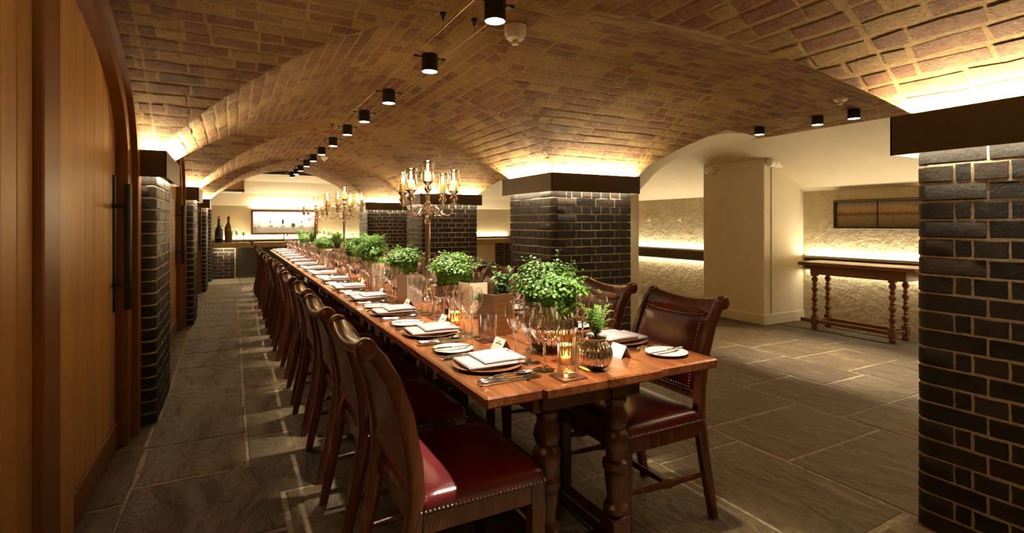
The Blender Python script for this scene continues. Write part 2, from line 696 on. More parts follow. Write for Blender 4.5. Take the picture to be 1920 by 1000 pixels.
regions = []                # (plan polygon, brick axis, height function)
for b in range(0, 4):       # groined bays
    y0 = PY0 + PER * (b - 1) + PD
    y1 = PY0 + PER * b
    yc = (y0 + y1) / 2
    zc = z_cross(yc)
    C = (XC, yc)
    regions.append(([(X0, y0), (X1, y0), C], 'y', z_main1))
    regions.append(([(X0, y1), (X1, y1), C], 'y', z_main1))
    regions.append(([(X0, y0), (X0, y1), C], 'x', zc))
    regions.append(([(X1, y0), (X1, y1), C], 'x', zc))
    regions.append(([(X0 - .22, y0), (X0, y0), (X0, y1), (X0 - .22, y1)], 'x', zc))
    regions.append(([(X1, y0), (X2, y0), (X2, y1), (X1, y1)], 'x', zc))
    C2 = (XC2, yc)
    regions.append(([(X2, y0), (X2, y1), C2], 'x', zc))
    regions.append(([(X2, y0), (XC2, y0), C2], 'y', z_main2))
    regions.append(([(X2, y1), (XC2, y1), C2], 'y', z_main2))
    regions.append(([(XC2, y0), (X3, y0), (X3, y1), (XC2, y1)], 'y', z_main2))
for k in range(4):
    a, b = pier(k)
    regions.append(([(X0, a), (X1, a), (X1, b), (X0, b)], 'y', z_main1))
    if k != 1:
        regions.append(([(X2, a), (X3, a), (X3, b), (X2, b)], 'y', z_main2))

vault = MB()
bricks = []                 # (screen area, verts, faces, tone)
CS, CC = math.sin(YAW), math.cos(YAW)


def project(p):
    d = p[0] * CS + p[1] * CC
    r = CC * p[0] - CS * p[1]
    if d < .2:
        return None
    return 960 + 983 * r / d, 420 - 983 * (p[2] - CAM_H) / d


def arc_steps(zf, axis, lo, hi, step):
    """positions across the barrel, one course apart along the curve"""
    out, s, x = [lo], 0, lo
    dx = .002
    zp = zf(x, 0) if axis == 'y' else zf(0, x)
    while x < hi:
        x += dx
        zn = zf(x, 0) if axis == 'y' else zf(0, x)
        s += math.hypot(dx, zn - zp)
        zp = zn
        if s >= step:
            out.append(x)
            s = 0
    out.append(hi)
    return out


tones = random.Random(21)
patch = [(tones.uniform(-.5, 5.4), tones.uniform(-1, 12), tones.uniform(.3, .9)) for _ in range(60)]


def tone_at(x, y):
    near = min(((x - px) ** 2 + (y - py) ** 2) / (r * r) for px, py, r in patch)
    u = tones.random()
    red = .68 if near < 1 else .30
    return tones.uniform(.55, 1) if u < red else tones.uniform(0, .5)


for poly, axis, zf in regions:
    hs = halfplanes(poly)
    xs = [p[0] for p in poly]
    ys = [p[1] for p in poly]
    if max(ys) < -.6:
        continue
    # mortar bed
    st = .05
    i0, i1 = math.floor(min(xs) / st), math.ceil(max(xs) / st)
    j0, j1 = math.floor(max(min(ys), -1.3) / st), math.ceil(max(ys) / st)
    for i in range(i0, i1):
        for j in range(j0, j1):
            c = [(i * st, j * st), (i * st + st, j * st), (i * st + st, j * st + st), (i * st, j * st + st)]
            for h in hs:
                c = clip(c, *h)
                if len(c) < 3:
                    break
            if len(c) >= 3 and shoelace(c) > 1e-6:
                vault.add([(x, y, zf(x, y)) for x, y in c], [tuple(reversed(range(len(c))))])
    # courses
    lo, hi = (min(xs), max(xs)) if axis == 'y' else (min(ys), max(ys))
    full_lo = {True: XC - HX, False: X2}[zf is z_main1] if axis == 'y' else min(ys)
    steps = arc_steps(zf, axis, full_lo, hi, .081)
    for ci in range(len(steps) - 1):
        u0, u1 = steps[ci], steps[ci + 1]
        if u1 < lo or u1 - u0 < .02:
            continue
        along0 = (min(ys) if axis == 'y' else min(xs))
        along1 = (max(ys) if axis == 'y' else max(xs))
        along0 = max(along0, -.9)
        off = (ci % 2) * .115 + rnd.uniform(-.02, .02)
        q = math.floor(along0 / .232) * .232 - off
        while q < along1:
            ln = .232 if rnd.random() < .8 else .118
            a0, a1 = q + .005, q + ln - .006
            q += ln
            m = .0055
            jj = lambda: rnd.uniform(-.004, .004)
            r = [(u0 + m + jj(), a0 + jj()), (u1 - m + jj(), a0 + jj()), (u1 - m + jj(), (a0 + a1) / 2 + jj()), (u1 - m + jj(), a1 + jj()), (u0 + m + jj(), a1 + jj()), (u0 + m + jj(), (a0 + a1) / 2 + jj())]
            if axis == 'x':
                r = [(b_, a_) for a_, b_ in r]
            for h in hs:
                r = clip(r, h[0], h[1], h[2] - .004)
                if len(r) < 3:
                    break
            if len(r) < 3 or shoelace(r) < .0012:
                continue
            proud = rnd.uniform(.0006, .003)
            n = len(r)
            cx = sum(p[0] for p in r) / n
            cy = sum(p[1] for p in r) / n
            low = []
            for x, y in r:
                d_ = max(math.hypot(x - cx, y - cy), .001)
                hx_, hy_ = abs(x - cx), abs(y - cy)
                ix = cx + math.copysign(max(hx_ - .0045, hx_ * .3), x - cx)
                iy = cy + math.copysign(max(hy_ - .0045, hy_ * .3), y - cy)
                low.append((ix, iy, zf(ix, iy) - proud))
            v = low + [(x, y, zf(x, y) + .003) for x, y in r]
            ctr = (cx, cy, zf(cx, cy) - proud - .001)
            v.append(ctr)
            f = [((i + 1) % n, i, 2 * n) for i in range(n)] + [(i, (i + 1) % n, n + (i + 1) % n, n + i) for i in range(n)]
            pp = [project(p) for p in low]
            ar = 0
            if all(pp) and cy > .3:
                px = sum(p[0] for p in pp) / n
                py = sum(p[1] for p in pp) / n
                if -20 < px < 1940 and -20 < py < 430:
                    # only where the underside faces the camera
                    e = .01
                    gx = (zf(cx + e, cy) - zf(cx - e, cy)) / (2 * e)
                    gy = (zf(cx, cy + e) - zf(cx, cy - e)) / (2 * e)
                    if gx * (0 - cx) + gy * (0 - cy) - (CAM_H - ctr[2]) > 0:
                        ar = shoelace(pp)
            tn = tone_at(cx, cy)
            bricks.append((ar, v, f, [tn] * n + [tn] * n))

ceiling = vault.build('ceiling', M['vault_mortar'], smooth=0)
tag(ceiling, 'brick groin vaults over the dining aisle, ochre and red bricks in thick mortar', 'ceiling', kind='structure')


def with_tone(me, tone_list):
    a = me.attributes.new('tone', 'FLOAT', 'FACE')
    a.data.foreach_set('value', tone_list)


bricks.sort(key=lambda q: -q[0])
for ar, v, f, tn in bricks[:300]:
    me = bpy.data.meshes.new('brick')
    me.from_pydata(v, [], f)
    me.materials.append(M['vault_brick'])
    with_tone(me, tn)
    obj('brick', me, ceiling)
rest = MB()
tl = []
for ar, v, f, tn in bricks[300:]:
    rest.add(v, f)
    tl += tn
me = rest.mesh('vault_brickwork', M['vault_brick'], 0)
with_tone(me, tl)
tag(obj('vault_brickwork', me, ceiling), kind='stuff')

# flat plaster strip between the last arch and the bar wall
b = MB()
b.box(-.9, 7.7, pier(3)[1], BACK + .1, 2.42, 2.5)
tag(b.build('ceiling_plaster', M['cream']), 'flat cream ceiling strip over the bar beyond the last arch', 'ceiling', kind='structure')
b = MB()
b.box(-.42, 2.53, pier(3)[1] + .02, pier(3)[1] + .06, 2.30, 2.42)
b.box(.2, 2.4, 13.02, 13.05, 2.395, 2.42)
tag(b.build('trim_ceiling', M['bronze']), 'thin dark edge line where vault meets the cream bar ceiling', 'trim', kind='structure')

# plaster arch of the second aisle between pillar and cream pier
NA = 24
EDGE1 = [(3.42, 1.60), (3.52, 1.74), (3.72, 1.885), (3.96, 2.01), (4.25, 2.125), (4.5, 2.20), (4.8, 2.255), (5.1, 2.275), (5.31, 2.245), (5.55, 2.17), (5.83, 2.10)]
EDGE2 = [(4.60, 1.60), (4.66, 1.71), (4.79, 1.82), (4.9, 1.92), (5.02, 2.0), (5.18, 2.085), (5.36, 2.135), (5.5, 2.14), (5.62, 2.125), (5.72, 2.11), (5.83, 2.09)]


def resample(pts, n):
    L = [0]
    for p, q in zip(pts, pts[1:]):
        L.append(L[-1] + math.dist(p, q))
    out = []
    for i in range(n + 1):
        s = L[-1] * i / n
        k = max(j for j in range(len(L)) if L[j] <= s + 1e-9)
        k = min(k, len(pts) - 2)
        f_ = (s - L[k]) / (L[k + 1] - L[k])
        out.append(tuple(pts[k][m] + (pts[k + 1][m] - pts[k][m]) * f_ for m in range(2)))
    return out


E1, E2 = resample(EDGE1, NA), resample(EDGE2, NA)
b = MB()
rows = []
for j in range(9):
    s = j / 8
    rows.append([(p[0] + (q[0] - p[0]) * s, 3.95 + 1.25 * s, p[1] + (q[1] - p[1]) * s) for p, q in zip(E1, E2)])
v = [p for r in rows for p in r]
n = NA + 1
f = [(j * n + i, (j + 1) * n + i, (j + 1) * n + i + 1, j * n + i + 1) for j in range(8) for i in range(NA)]
b.add(v, f)
b.add([p for p in rows[0]] + [(p[0], 3.95, p[2] + .32) for p in rows[0]], [(i, i + 1, n + i + 1, n + i) for i in range(NA)])
b.add([p for p in rows[-1]] + [(p[0], 5.2, p[2] + .5) for p in rows[-1]], [(n + i, n + i + 1, i + 1, i) for i in range(NA)])
tag(b.build('wall_arch', M['cream']), 'smooth cream plaster arch springing from dark pillar to cream pier', 'arch', kind='structure')

# ---------------------------------------------------------------- pillars
HB, JT = .0665, .0085
_bm = {}


def brick_mesh(L, dep, flip, var):
    key = (round(L, 3), dep, flip, var)
    if key not in _bm:
        r = random.Random(hash(key) % 9973)
        b = MB()
        k = 4 if L > .15 else 2
        out = [(L * i / k, 0) for i in range(k)] + [(L, 0), (L, HB * .5)] + [(L - L * i / k, HB) for i in range(k)] + [(0, HB), (0, HB * .5)]
        out = [(x + r.uniform(-.0022, .0018), z + r.uniform(-.0016, .0016)) for x, z in out]
        n = len(out)
        cx_, cz_ = L / 2, HB / 2
        ins = [(x + math.copysign(.0025, cx_ - x) * (abs(x - cx_) > L * .45), r.uniform(-.0022, .0012), z + math.copysign(.0025, cz_ - z) * (abs(z - cz_) > HB * .3)) for x, z in out]
        v = ins + [(x, .0055, z) for x, z in out] + [(x, dep, z) for x, z in out]
        f = [tuple(range(n))]
        for q in range(2):
            f += [(q * n + i, (q + 1) * n + i, (q + 1) * n + (i + 1) % n, q * n + (i + 1) % n) for i in range(n)]
        b.add([(x, -y if flip else y, z) for x, y, z in v], [tuple(reversed(q)) for q in f] if flip else f)
        _bm[key] = b.mesh('brick', M['dark_brick'], 30)
    return _bm[key]


def corner_mesh(la, lb, rad, dep, var, h=HB):
    key = (la, lb, rad, dep, var, h)
    if key not in _bm:
        r = random.Random(hash(key) % 9973)
        pts = [(la, 0)]
        for i in range(6):
            a = -PI / 2 - (PI / 2) * i / 5
            pts.append((rad + rad * math.cos(a), rad + rad * math.sin(a)))
        pts += [(0, lb), (dep, lb), (dep, dep), (la, dep)]
        b = MB()
        n = len(pts)
        e = .004
        cx, cy = .06, .06

        def inset(p):
            return (p[0] + (e if p[0] < dep * .9 and p[1] > 0 and p[0] <= rad else 0), p[1] + (e if p[1] < dep * .9 and p[1] <= rad else 0))
        v = [(*inset(p), 0) for p in pts] + [(*p, e) for p in pts] + [(*p, h - e) for p in pts] + [(*inset(p), h) for p in pts]
        v = [(x + r.uniform(-.0015, .0015), y + r.uniform(-.0015, .0015), z + r.uniform(-.0015, .0015)) for x, y, z in v]
        f = []
        for k in range(3):
            f += [(k * n + i, k * n + (i + 1) % n, (k + 1) * n + (i + 1) % n, (k + 1) * n + i) for i in range(n)]
        f = [tuple(reversed(q)) for q in f]
        f += [tuple(range(n)), tuple(reversed(range(3 * n, 4 * n)))]
        b.add(v, f)
        _bm[key] = b.mesh('brick', M['dark_brick'], 35)
    return _bm[key]


prs = random.Random(3)


def lay(root, corner, t1, t2, L1, L2, courses, z0=.004, rad=.05, fixed=None):
    """English bond of rounded dark bricks on the two faces that meet at a corner (plan directions t1, t2)"""
    cross = t1[0] * t2[1] - t1[1] * t2[0]
    for c in range(courses):
        z = z0 + c * (HB + JT)
        A = c % 2 == 0
        la, lb = (.24, .135) if A else (.135, .24)
        if fixed:
            la, lb = fixed, (.24 if A else .135)
        a1, a2, l_a, l_b = (t1, t2, la, lb) if cross > 0 else (t2, t1, lb, la)
        o = obj('brick', corner_mesh(l_a, l_b, rad, .06, prs.randrange(3)), root, (corner[0], corner[1], z), (0, 0, math.atan2(a1[1], a1[0])))
        for (tt, ot, L, first) in ((t1, t2, L1, la), (t2, t1, L2, lb)):
            if L <= first:
                continue
            flip = (tt[0] * ot[1] - tt[1] * ot[0]) < 0
            stretch = first > .2
            x = first + JT
            n = 0
            while x < L - .03:
                ln = .215 if stretch else (.05 if n == 0 else .1025)
                if not stretch and n > 0 and prs.random() < .0:
                    ln = .215
                if x + ln > L - .045:
                    ln = L - x
                ro = prs.uniform(-.0015, .0015)
                px = corner[0] + tt[0] * x - ot[0] * ro
                py = corner[1] + tt[1] * x - ot[1] * ro
                obj('brick', brick_mesh(ln, .06, flip, prs.randrange(3)), root, (px, py, z + prs.uniform(-.0015, .0015)), (0, 0, math.atan2(tt[1], tt[0])))
                x += ln + JT
                n += 1


def core(x0, x1, y0, y1, z1, rad=.047, inset=.0045):
    x0, x1, y0, y1 = x0 + inset, x1 - inset, y0 + inset, y1 - inset
    p = []
    for cx, cy, a0 in ((x1 - rad, y1 - rad, 0), (x0 + rad, y1 - rad, 90), (x0 + rad, y0 + rad, 180), (x1 - rad, y0 + rad, 270)):
        for i in range(5):
            a = math.radians(a0 + 22.5 * i)
            p.append((cx + rad * math.cos(a), cy + rad * math.sin(a)))
    b = MB()
    b.prism(p, 0, z1)
    return b


def band(root, x0, x1, y0, y1, sides):
    g, th = .06, .006
    b = MB()
    if 'w' in sides:
        b.box(x0 - g, x0 - g + th, y0 - g, y1 + g, BAND0, BAND1)
    if 'e' in sides:
        b.box(x1 + g - th, x1 + g, y0 - g, y1 + g, BAND0, BAND1)
    xa = x0 - (g if 'w' in sides else 0)
    xb = x1 + (g if 'e' in sides else 0)
    if 's' in sides:
        b.box(xa, xb, y0 - g, y0 - g + th, BAND0, BAND1)
    if 'n' in sides:
        b.box(xa, xb, y1 + g - th, y1 + g, BAND0, BAND1)
    # shelf inside that carries the strips
    o = b.build('metal_band', M['bronze'], root, smooth=0)
    b = MB()
    s = .012
    zz = 1.625
    if 'w' in sides:
        b.box(x0 - g + th, x0 - .001, y0 - g + th, y1 + g - th, zz, zz + .012)
    if 'e' in sides:
        b.box(x1 + .001, x1 + g - th, y0 - g + th, y1 + g - th, zz, zz + .012)
    if 's' in sides:
        b.box(xa + th, xb - th, y0 - g + th, y0 - .001, zz, zz + .012)
    if 'n' in sides:
        b.box(xa + th, xb - th, y1 + .001, y1 + g - th, zz, zz + .012)
    b.build('light_shelf', M['white'], o, smooth=0)


NCO = 21
names_r = ['dark brick pillar filling the edge of the view, beside the side table', 'dark brick pillar behind the ends of the two chairs with red leather',
           'dark brick pillar behind the tall candelabrum, second along the far row', 'dark brick pillar beyond the second candelabrum, last along the far row']
names_l = ['dark brick pier beside the viewer before the first oak doors', 'dark brick pier beside the oak doors, closest of the door-side piers', 'dark brick pier between the second and third oak doors', 'dark brick pier by the bar end of the oak doors']
for k in range(4):
    y0, y1 = pier(k)
    # pillar row
    b = core(X1, X2, y0, y1, 1.75)
    root = b.build('brick_pillar', M['mortar'], smooth=30)
    tag(root, names_r[k], 'pillar', kind='structure')
    if k == 0:
        lay(root, (X1, y1), (0, -1), (1, 0), PD - .145, .30, NCO)
        lay(root, (X1, y0), (0, 1), (1, 0), .135, PW, NCO, fixed=.135)
    else:
        lay(root, (X1, y0), (0, 1), (1, 0), PD, PW, NCO)
    band(root, X1, X2, y0, y1, 'wens')
    # piers of the door wall
    if True:
        b = core(X0 - .5, X0, y0, y1, 1.75)
        root = b.build('brick_pillar', M['mortar'], smooth=30)
        tag(root, names_l[k], 'pillar', kind='structure')
        lay(root, (X0, y0), (0, 1), (-1, 0), PD, .14, NCO)
        band(root, X0 - .1, X0, y0, y1, 'ens')
    # wall above the piers, behind the vault springing
b = core(-.9, -.40, 13.1, 13.54, 2.45)
root = b.build('brick_pillar', M['mortar'], smooth=30)
tag(root, 'slim dark brick pilaster at the end of the bar counter', 'pillar', kind='structure')
lay(root, (-.40, 13.1), (0, 1), (-1, 0), .44, .3, 31)

# cream pier of the second aisle and the splayed wall by the pillar
for k, lab in ((0, 'cream plaster pier hidden behind the brick pillar at the view edge'), (1, 'broad cream plaster pier under the arch, beside the side table'), (2, 'cream plaster pier further down the second aisle')):
    y0 = pier(k)[0] + .31
    b = MB()
    b.box(5.81, XW + .2, y0, y0 + .95, 0, 2.5, .012)
    o = b.build('wall_pier', M['cream'], smooth=0)
    tag(o, lab, 'pier', kind='structure')
    b = MB()
    b.box(5.795, XW + .1, y0 - .015, y0 + .95, 0, .135, .006)
    b.build('baseboard', M['cream'], o, smooth=0)
b = MB()
b.prism([(X2, 4.3), (3.83, 4.3), (4.62, 5.2), (4.62, 5.3), (X2, 5.3)], 0, 2.3)
tag(b.build('wall_splay', M['cream'], smooth=0), 'narrow cream plaster return behind the dark pillar', 'wall', kind='structure')

# plaster wall of the second aisle: rough lower wall, smooth sloping cove above
b = MB()
ys = [-1.2 + 13.1 * i / 39 for i in range(40)]
b.add([(XW, y, z) for y in ys for z in (0, 1.68)], [(2 * i, 2 * i + 1, 2 * i + 3, 2 * i + 2) for i in range(39)])
o = b.build('wall_right', M['rough'], smooth=0)
tag(o, 'rough cream plaster wall washed by hidden strip light', 'wall', kind='structure')
b = MB()
SL = [(XW + .012, 1.672), (XW - .02, 1.70), (XW - .30, 1.86), (XW - .65, 2.02), (X3 + .25, 2.16), (X3, 2.235), (X3, 2.5)]
b.add([(x, y, z) for y in (-1.2, 11.9) for x, z in SL], [(i, i + 1, 7 + i + 1, 7 + i) for i in range(6)])
tag(b.build('wall_cove', M['cream'], smooth=60), 'smooth sloping cream plaster above the rough niche wall', 'wall', kind='structure')
b = MB()
b.add([(x, BACK, z) for x in (-1, 7.7) for z in (0, 1.70)], [(0, 1, 3, 2)])
b.add([(x, y, z) for x in (-1, 7.7) for y, z in ((BACK + .01, 1.69), (BACK - .03, 1.72), (BACK - .3, 1.98), (BACK - .7, 2.25), (BACK - 1.15, 2.42))], [(i, i + 1, 5 + i + 1, 5 + i) for i in range(4)])
tag(b.build('wall_back', M['cream'], smooth=0), 'cream plaster end wall behind the bar', 'wall', kind='structure')
b = MB()
b.add([(x, -1.2, z) for x in (-1, 7) for z in (0, 3)], [(0, 2, 3, 1)])
tag(b.build('wall_near', M['cream'], smooth=0), 'cream plaster wall behind the viewer', 'wall', kind='structure')
b = MB()
b.add([(-.66, y, z) for y in (-1.2, BACK) for z in (0, 2.6)], [(0, 1, 3, 2)])
tag(b.build('wall_left', M['oak_dark'], smooth=0), 'dark timber lining behind the oak doors', 'wall', kind='structure')

b = MB()
b.box(XW, 7.7, 11.8, 11.9, 0, 2.5)
b.box(7.6, 7.7, 11.9, BACK + .1, 0, 2.5)
tag(b.build('wall_return', M['cream'], smooth=0), 'cream plaster corner beyond the pillars at the bar end', 'wall', kind='structure')

# strip-light rails along the plaster wall
for y0, y1, lab in ((5.25, 7.85, 'dark light rail glowing above and below in the alcove beyond the arch'), (1.6, 4.2, 'dark light rail glowing on the wall behind the side table')):
    b = MB()
    b.box(XW - .075, XW - .06, y0, y1, .69, .83, .002)
    b.box(XW - .06, XW, y0, y1, .75, .765)
    o = b.build('trim_rail', M['bronze'], smooth=0)
    tag(o, lab, 'light rail', kind='structure')

# ---------------------------------------------------------------- floor
b = MB()
b.box(-.66, XW + .1, -1.2, 12.45, -.06, -.004)
floor = b.build('floor', M['grout'], smooth=0)
tag(floor, 'worn riven flagstone floor with pale mortar joints', 'floor', kind='structure')
frs = random.Random(11)
colsx = [-.64, -.425, .075, .66, 1.30, 1.98, 2.60, 3.51, 4.10, 4.66, 5.45, 6.05, 6.62]
fixed = {1: [.9, 2.36, 3.05, 3.55, 4.08, 4.62, 5.35, 5.95], 6: [1.1, 1.77, 2.30, 3.1], 7: [1.2, 2.0, 2.75, 3.4], 5: [1.2, 2.07, 2.7], 0: [1.4, 2.42, 2.9, 3.6]}
for ci in range(len(colsx) - 1):
    xa, xb = colsx[ci], colsx[ci + 1]
    cuts = list(fixed.get(ci, [frs.uniform(.3, .7)]))
    while cuts[-1] < 12.3:
        cuts.append(cuts[-1] + frs.uniform(.42, .95))
    cuts[-1] = 12.42
    cuts = [-.3] + cuts
    for ya, yb in zip(cuts, cuts[1:]):
        parts = [(xa, xb)]
        if ci == 1 and yb < 3.2:
            parts = [(xa, .21)]
        if ci == 2 and yb < 3.2:
            parts = [(.21, xb)]
        for xx0, xx1 in parts:
            if pier(0)[0] < ya and xx0 > 2.6 and xx1 < 3.5 and yb < 1.1:
                continue
            g = frs.uniform(.004, .011)
            tilt = (frs.uniform(-.003, .003), frs.uniform(-.003, .003))
            x0, x1, y0, y1 = xx0 + g, xx1 - g, ya + g, yb - g
            out = []
            for (p, q) in (((x0, y0), (x1, y0)), ((x1, y0), (x1, y1)), ((x1, y1), (x0, y1)), ((x0, y1), (x0, y0))):
                for s in (0, .35, .7):
                    j = .007
                    out.append((p[0] + (q[0] - p[0]) * s + frs.uniform(-j, j), p[1] + (q[1] - p[1]) * s + frs.uniform(-j, j)))
            cx, cy = (x0 + x1) / 2, (y0 + y1) / 2
            zt = frs.uniform(-.002, .002)
            n = len(out)
            top = [(x - cx - .007 * (1 if x > cx else -1), y - cy - .007 * (1 if y > cy else -1), zt + tilt[0] * (x - cx) + tilt[1] * (y - cy)) for x, y in out]
            mid = [(x - cx, y - cy, zt - .006) for x, y in out]
            low = [(x - cx, y - cy, -.03) for x, y in out]
            b = MB()
            b.add(top + mid + low, [tuple(range(n))] + [(n + i, n + (i + 1) % n, (i + 1) % n, i) for i in range(n)] + [(2 * n + i, 2 * n + (i + 1) % n, n + (i + 1) % n, n + i) for i in range(n)])
            b.build('flagstone', M['flagstone'], floor, smooth=0, loc=(cx, cy, 0))
b = MB()
for i in range(11):
    for j in range(3):
        b.box(-.64 + .8 * i, .15 + .8 * i, 12.46 + .58 * j, 13.03 + .58 * j, -.05, .004, .003)
tag(b.build('floor_tiles', M['tile'], smooth=0), 'pale smooth tiles on the floor in front of the bar', 'floor', kind='structure')

# ---------------------------------------------------------------- oak doors in the arched bays
DX = -.58


def zi(y):
    q = 1 - (y / 1.14) ** 2
    return 1.60 + .61 * math.sqrt(max(q, 0))


def zo(y):
    q = 1 - (y / 1.26) ** 2
    return 1.60 + .70 * math.sqrt(max(q, 0))


def ring(in_f, out_f, wi, wo, x0, x1, zb):
    """arched frame with its two upright posts"""
    b = MB()
    n = 28
    ins, outs = [(-wi, zb)], [(-wo, zb)]
    for i in range(n + 1):
        a = PI - PI * i / n
        yi, yo = wi * math.cos(a), wo * math.cos(a)
        ins.append((yi, in_f(yi)))
        outs.append((yo, out_f(yo)))
    ins.append((wi, zb))
    outs.append((wo, zb))
    secs = []
    for p, q in zip(ins, outs):
        secs.append([(x0, p[0], p[1]), (x1, p[0], p[1]), (x1, q[0], q[1]), (x0, q[0], q[1])])
    b.sweep(secs)
    return b


parts = []
seams_r = [.19, .423, .598, .786, .944, 1.10]
seams_l = [-.28, -.423, -.556, -.74, -.92, -1.10]
for sm in (seams_r, list(reversed(seams_l))):
    for a, c in zip(sm, sm[1:]):
        b = MB()
        a_, c_ = a + .0018, c - .0018
        pts = [(a_, .15)] + [(c_, .15)] + [(c_ - (c_ - a_) * i / 4, min(zi(c_ - (c_ - a_) * i / 4) + .02, 2.22)) for i in range(5)]
        e = .003
        cy = (a_ + c_) / 2
        back = [(-.04, y, z) for y, z in pts]
        mid = [(-.003, y, z) for y, z in pts]
        fr = [(0, y + (e if y < cy - .001 else -e if y > cy + .001 else 0), z) for y, z in pts]
        b.sweep([back, mid, fr])
        parts.append(('plank', b.mesh('plank', M['oak'], 0)))
b = MB()
b.box(-.04, .028, -.275, -.082, 0.0, 2.2, .006)
parts.append(('mullion', b.mesh('mullion', M['oak_dark'], 0)))
b = MB()
b.box(-.04, .010, -.080, .188, 0.0, 2.195, .004)
parts.append(('stile', b.mesh('stile', M['oak'], 0)))
for a, c in ((.19, 1.10), (-1.10, -.28)):
    b = MB()
    b.box(-.04, .012, a, c, 0.004, .15, .004)
    parts.append(('bottom_rail', b.mesh('bottom_rail', M['oak_dark'], 0)))
parts.append(('arch_frame', ring(zi, zo, 1.125, 1.26, -.04, .055, 0).mesh('arch_frame', M['oak_dark'], 40)))
parts.append(('arch_lining', ring(lambda y: zo(y) + .006, lambda y: SP + RISE * (1 - (y / HY) ** 2) - .005, 1.265, 1.385, -.06, .085, 0).mesh('arch_lining', M['oak_dark'], 40)))
b = MB()
b.tube([(.085, .905, .80), (.085, .905, 1.475)], .019, 10)
hs_ = b.mesh('handle', M['black'])
b = MB()
b.box(-.002, .012, 1.03, 1.075, .77, 1.53, .003)
pl = b.mesh('back_plate', M['black'], 0)
b = MB()
for z in (.93, 1.36):
    b.tube([(.005, 1.04, z), (.085, .905, z)], .012, 8)
so = b.mesh('standoff', M['black'])
parts.append(('handle', hs_, [('back_plate', pl), ('standoff', so)]))
for i in range(3):
    yc = PY0 + PER * i + PD + HY
    o = inst(('door_%d' % (i + 1), parts), ['tall oak plank double doors under an arched frame, filling the view edge', 'oak arched doors beyond the closest brick pier', 'oak arched doors towards the bar end of the aisle'][i], 'door', (DX, yc, 0))
    o['kind'] = 'structure'
# ---------------------------------------------------------------- tables
def turned(zs, scale=1.0, seg=14):
    """lathe profile of a bobbin-turned leg"""
    return [(r * scale, z) for z, r in zs]


LEGP = [(.20, .030), (.212, .043), (.232, .046), (.246, .034), (.262, .030), (.30, .034), (.345, .040), (.362, .036), (.372, .047), (.396, .047), (.406, .034),
        (.43, .034), (.452, .046), (.478, .049), (.498, .044), (.512, .032), (.524, .040), (.545, .047), (.572, .042), (.60, .030), (.612, .040), (.628, .043), (.64, .034)]


def leg_mesh():
    b = MB()
    b.lathe([(.026, 0), (.036, .012), (.038, .03), (.030, .05)], 14)
    b.box(-.04, .04, -.04, .04, .048, .20, .004)
    b.lathe(turned(LEGP), 16)
    b.box(-.04, .04, -.04, .04, .638, .7145, .004)
    return b.mesh('leg', M['table_leg'])


leg_me = leg_mesh()
TZ = .75
tables = [(1.385, 3.185, 'long oak table with drop leaves, at the near end of the row'), (3.195, 7.19, 'long oak table in the middle of the row of joined tables'),
          (7.20, 11.34, 'long oak table at the bar end of the row of joined tables')]
TXA, TXB = .655, 1.625
for ti, (ya, yb, lab) in enumerate(tables):
    t = thing('dining_table', lab, 'table', ((TXA + TXB) / 2, (ya + yb) / 2, 0), 0, 'long tables joined end to end')
    hx, hy = (TXB - TXA) / 2, (yb - ya) / 2
    for nm, a, c, ey in (('table_leaf', -hx, -hx + .195, 0), ('plank', -hx + .198, -hx + .44, .012 if ti == 0 else 0), ('plank', -hx + .4415, -hx + .68, .012 if ti == 0 else 0), ('table_leaf', -hx + .683, hx, 0)):
        b = MB()
        b.box(a, c, -hy - ey, hy, TZ - .036, TZ, .006)
        b.build(nm, M['table'], t, smooth=0)
    b = MB()
    for x in (-hx + .235, hx - .305):
        b.box(x - .012, x + .012, -hy + .12, hy - .12, .63, .7135, .002)
    for y in (-hy + .12, hy - .12):
        b.box(-hx + .22, hx - .29, y - .012, y + .012, .63, .7135, .002)
    b.build('apron', M['table_leg'], t, smooth=0)
    b = MB()
    for x in (-hx + .288, hx - .388):
        b.box(x - .03, x + .03, -hy + .15, hy - .15, .10, .15, .004)
    for y in (-hy + .13, hy - .13):
        b.box(-hx + .288, hx - .388, y - .035, y + .035, .095, .145, .004)
    b.build('stretcher', M['table_leg'], t, smooth=0)
    for y in (-hy + .13, hy - .13):
        for x in (-hx + .288, hx - .388):
            obj('leg', leg_me, t, (x, y, 0))

# ---------------------------------------------------------------- chairs
POST = [(-.300, 0.0, .017), (-.276, .12, .020), (-.246, .26, .022), (-.222, .40, .025), (-.214, .47, .025), (-.221, .58, .024), (-.247, .72, .023), (-.282, .82, .022), (-.318, .885, .021),
        (-.340, .912, .020)]


def post_x(z):
    for (xa, za, _), (xb, zb, _) in zip(POST, POST[1:]):
        if za <= z <= zb:
            return xa + (xb - xa) * (z - za) / (zb - za)
    return POST[-1][0]


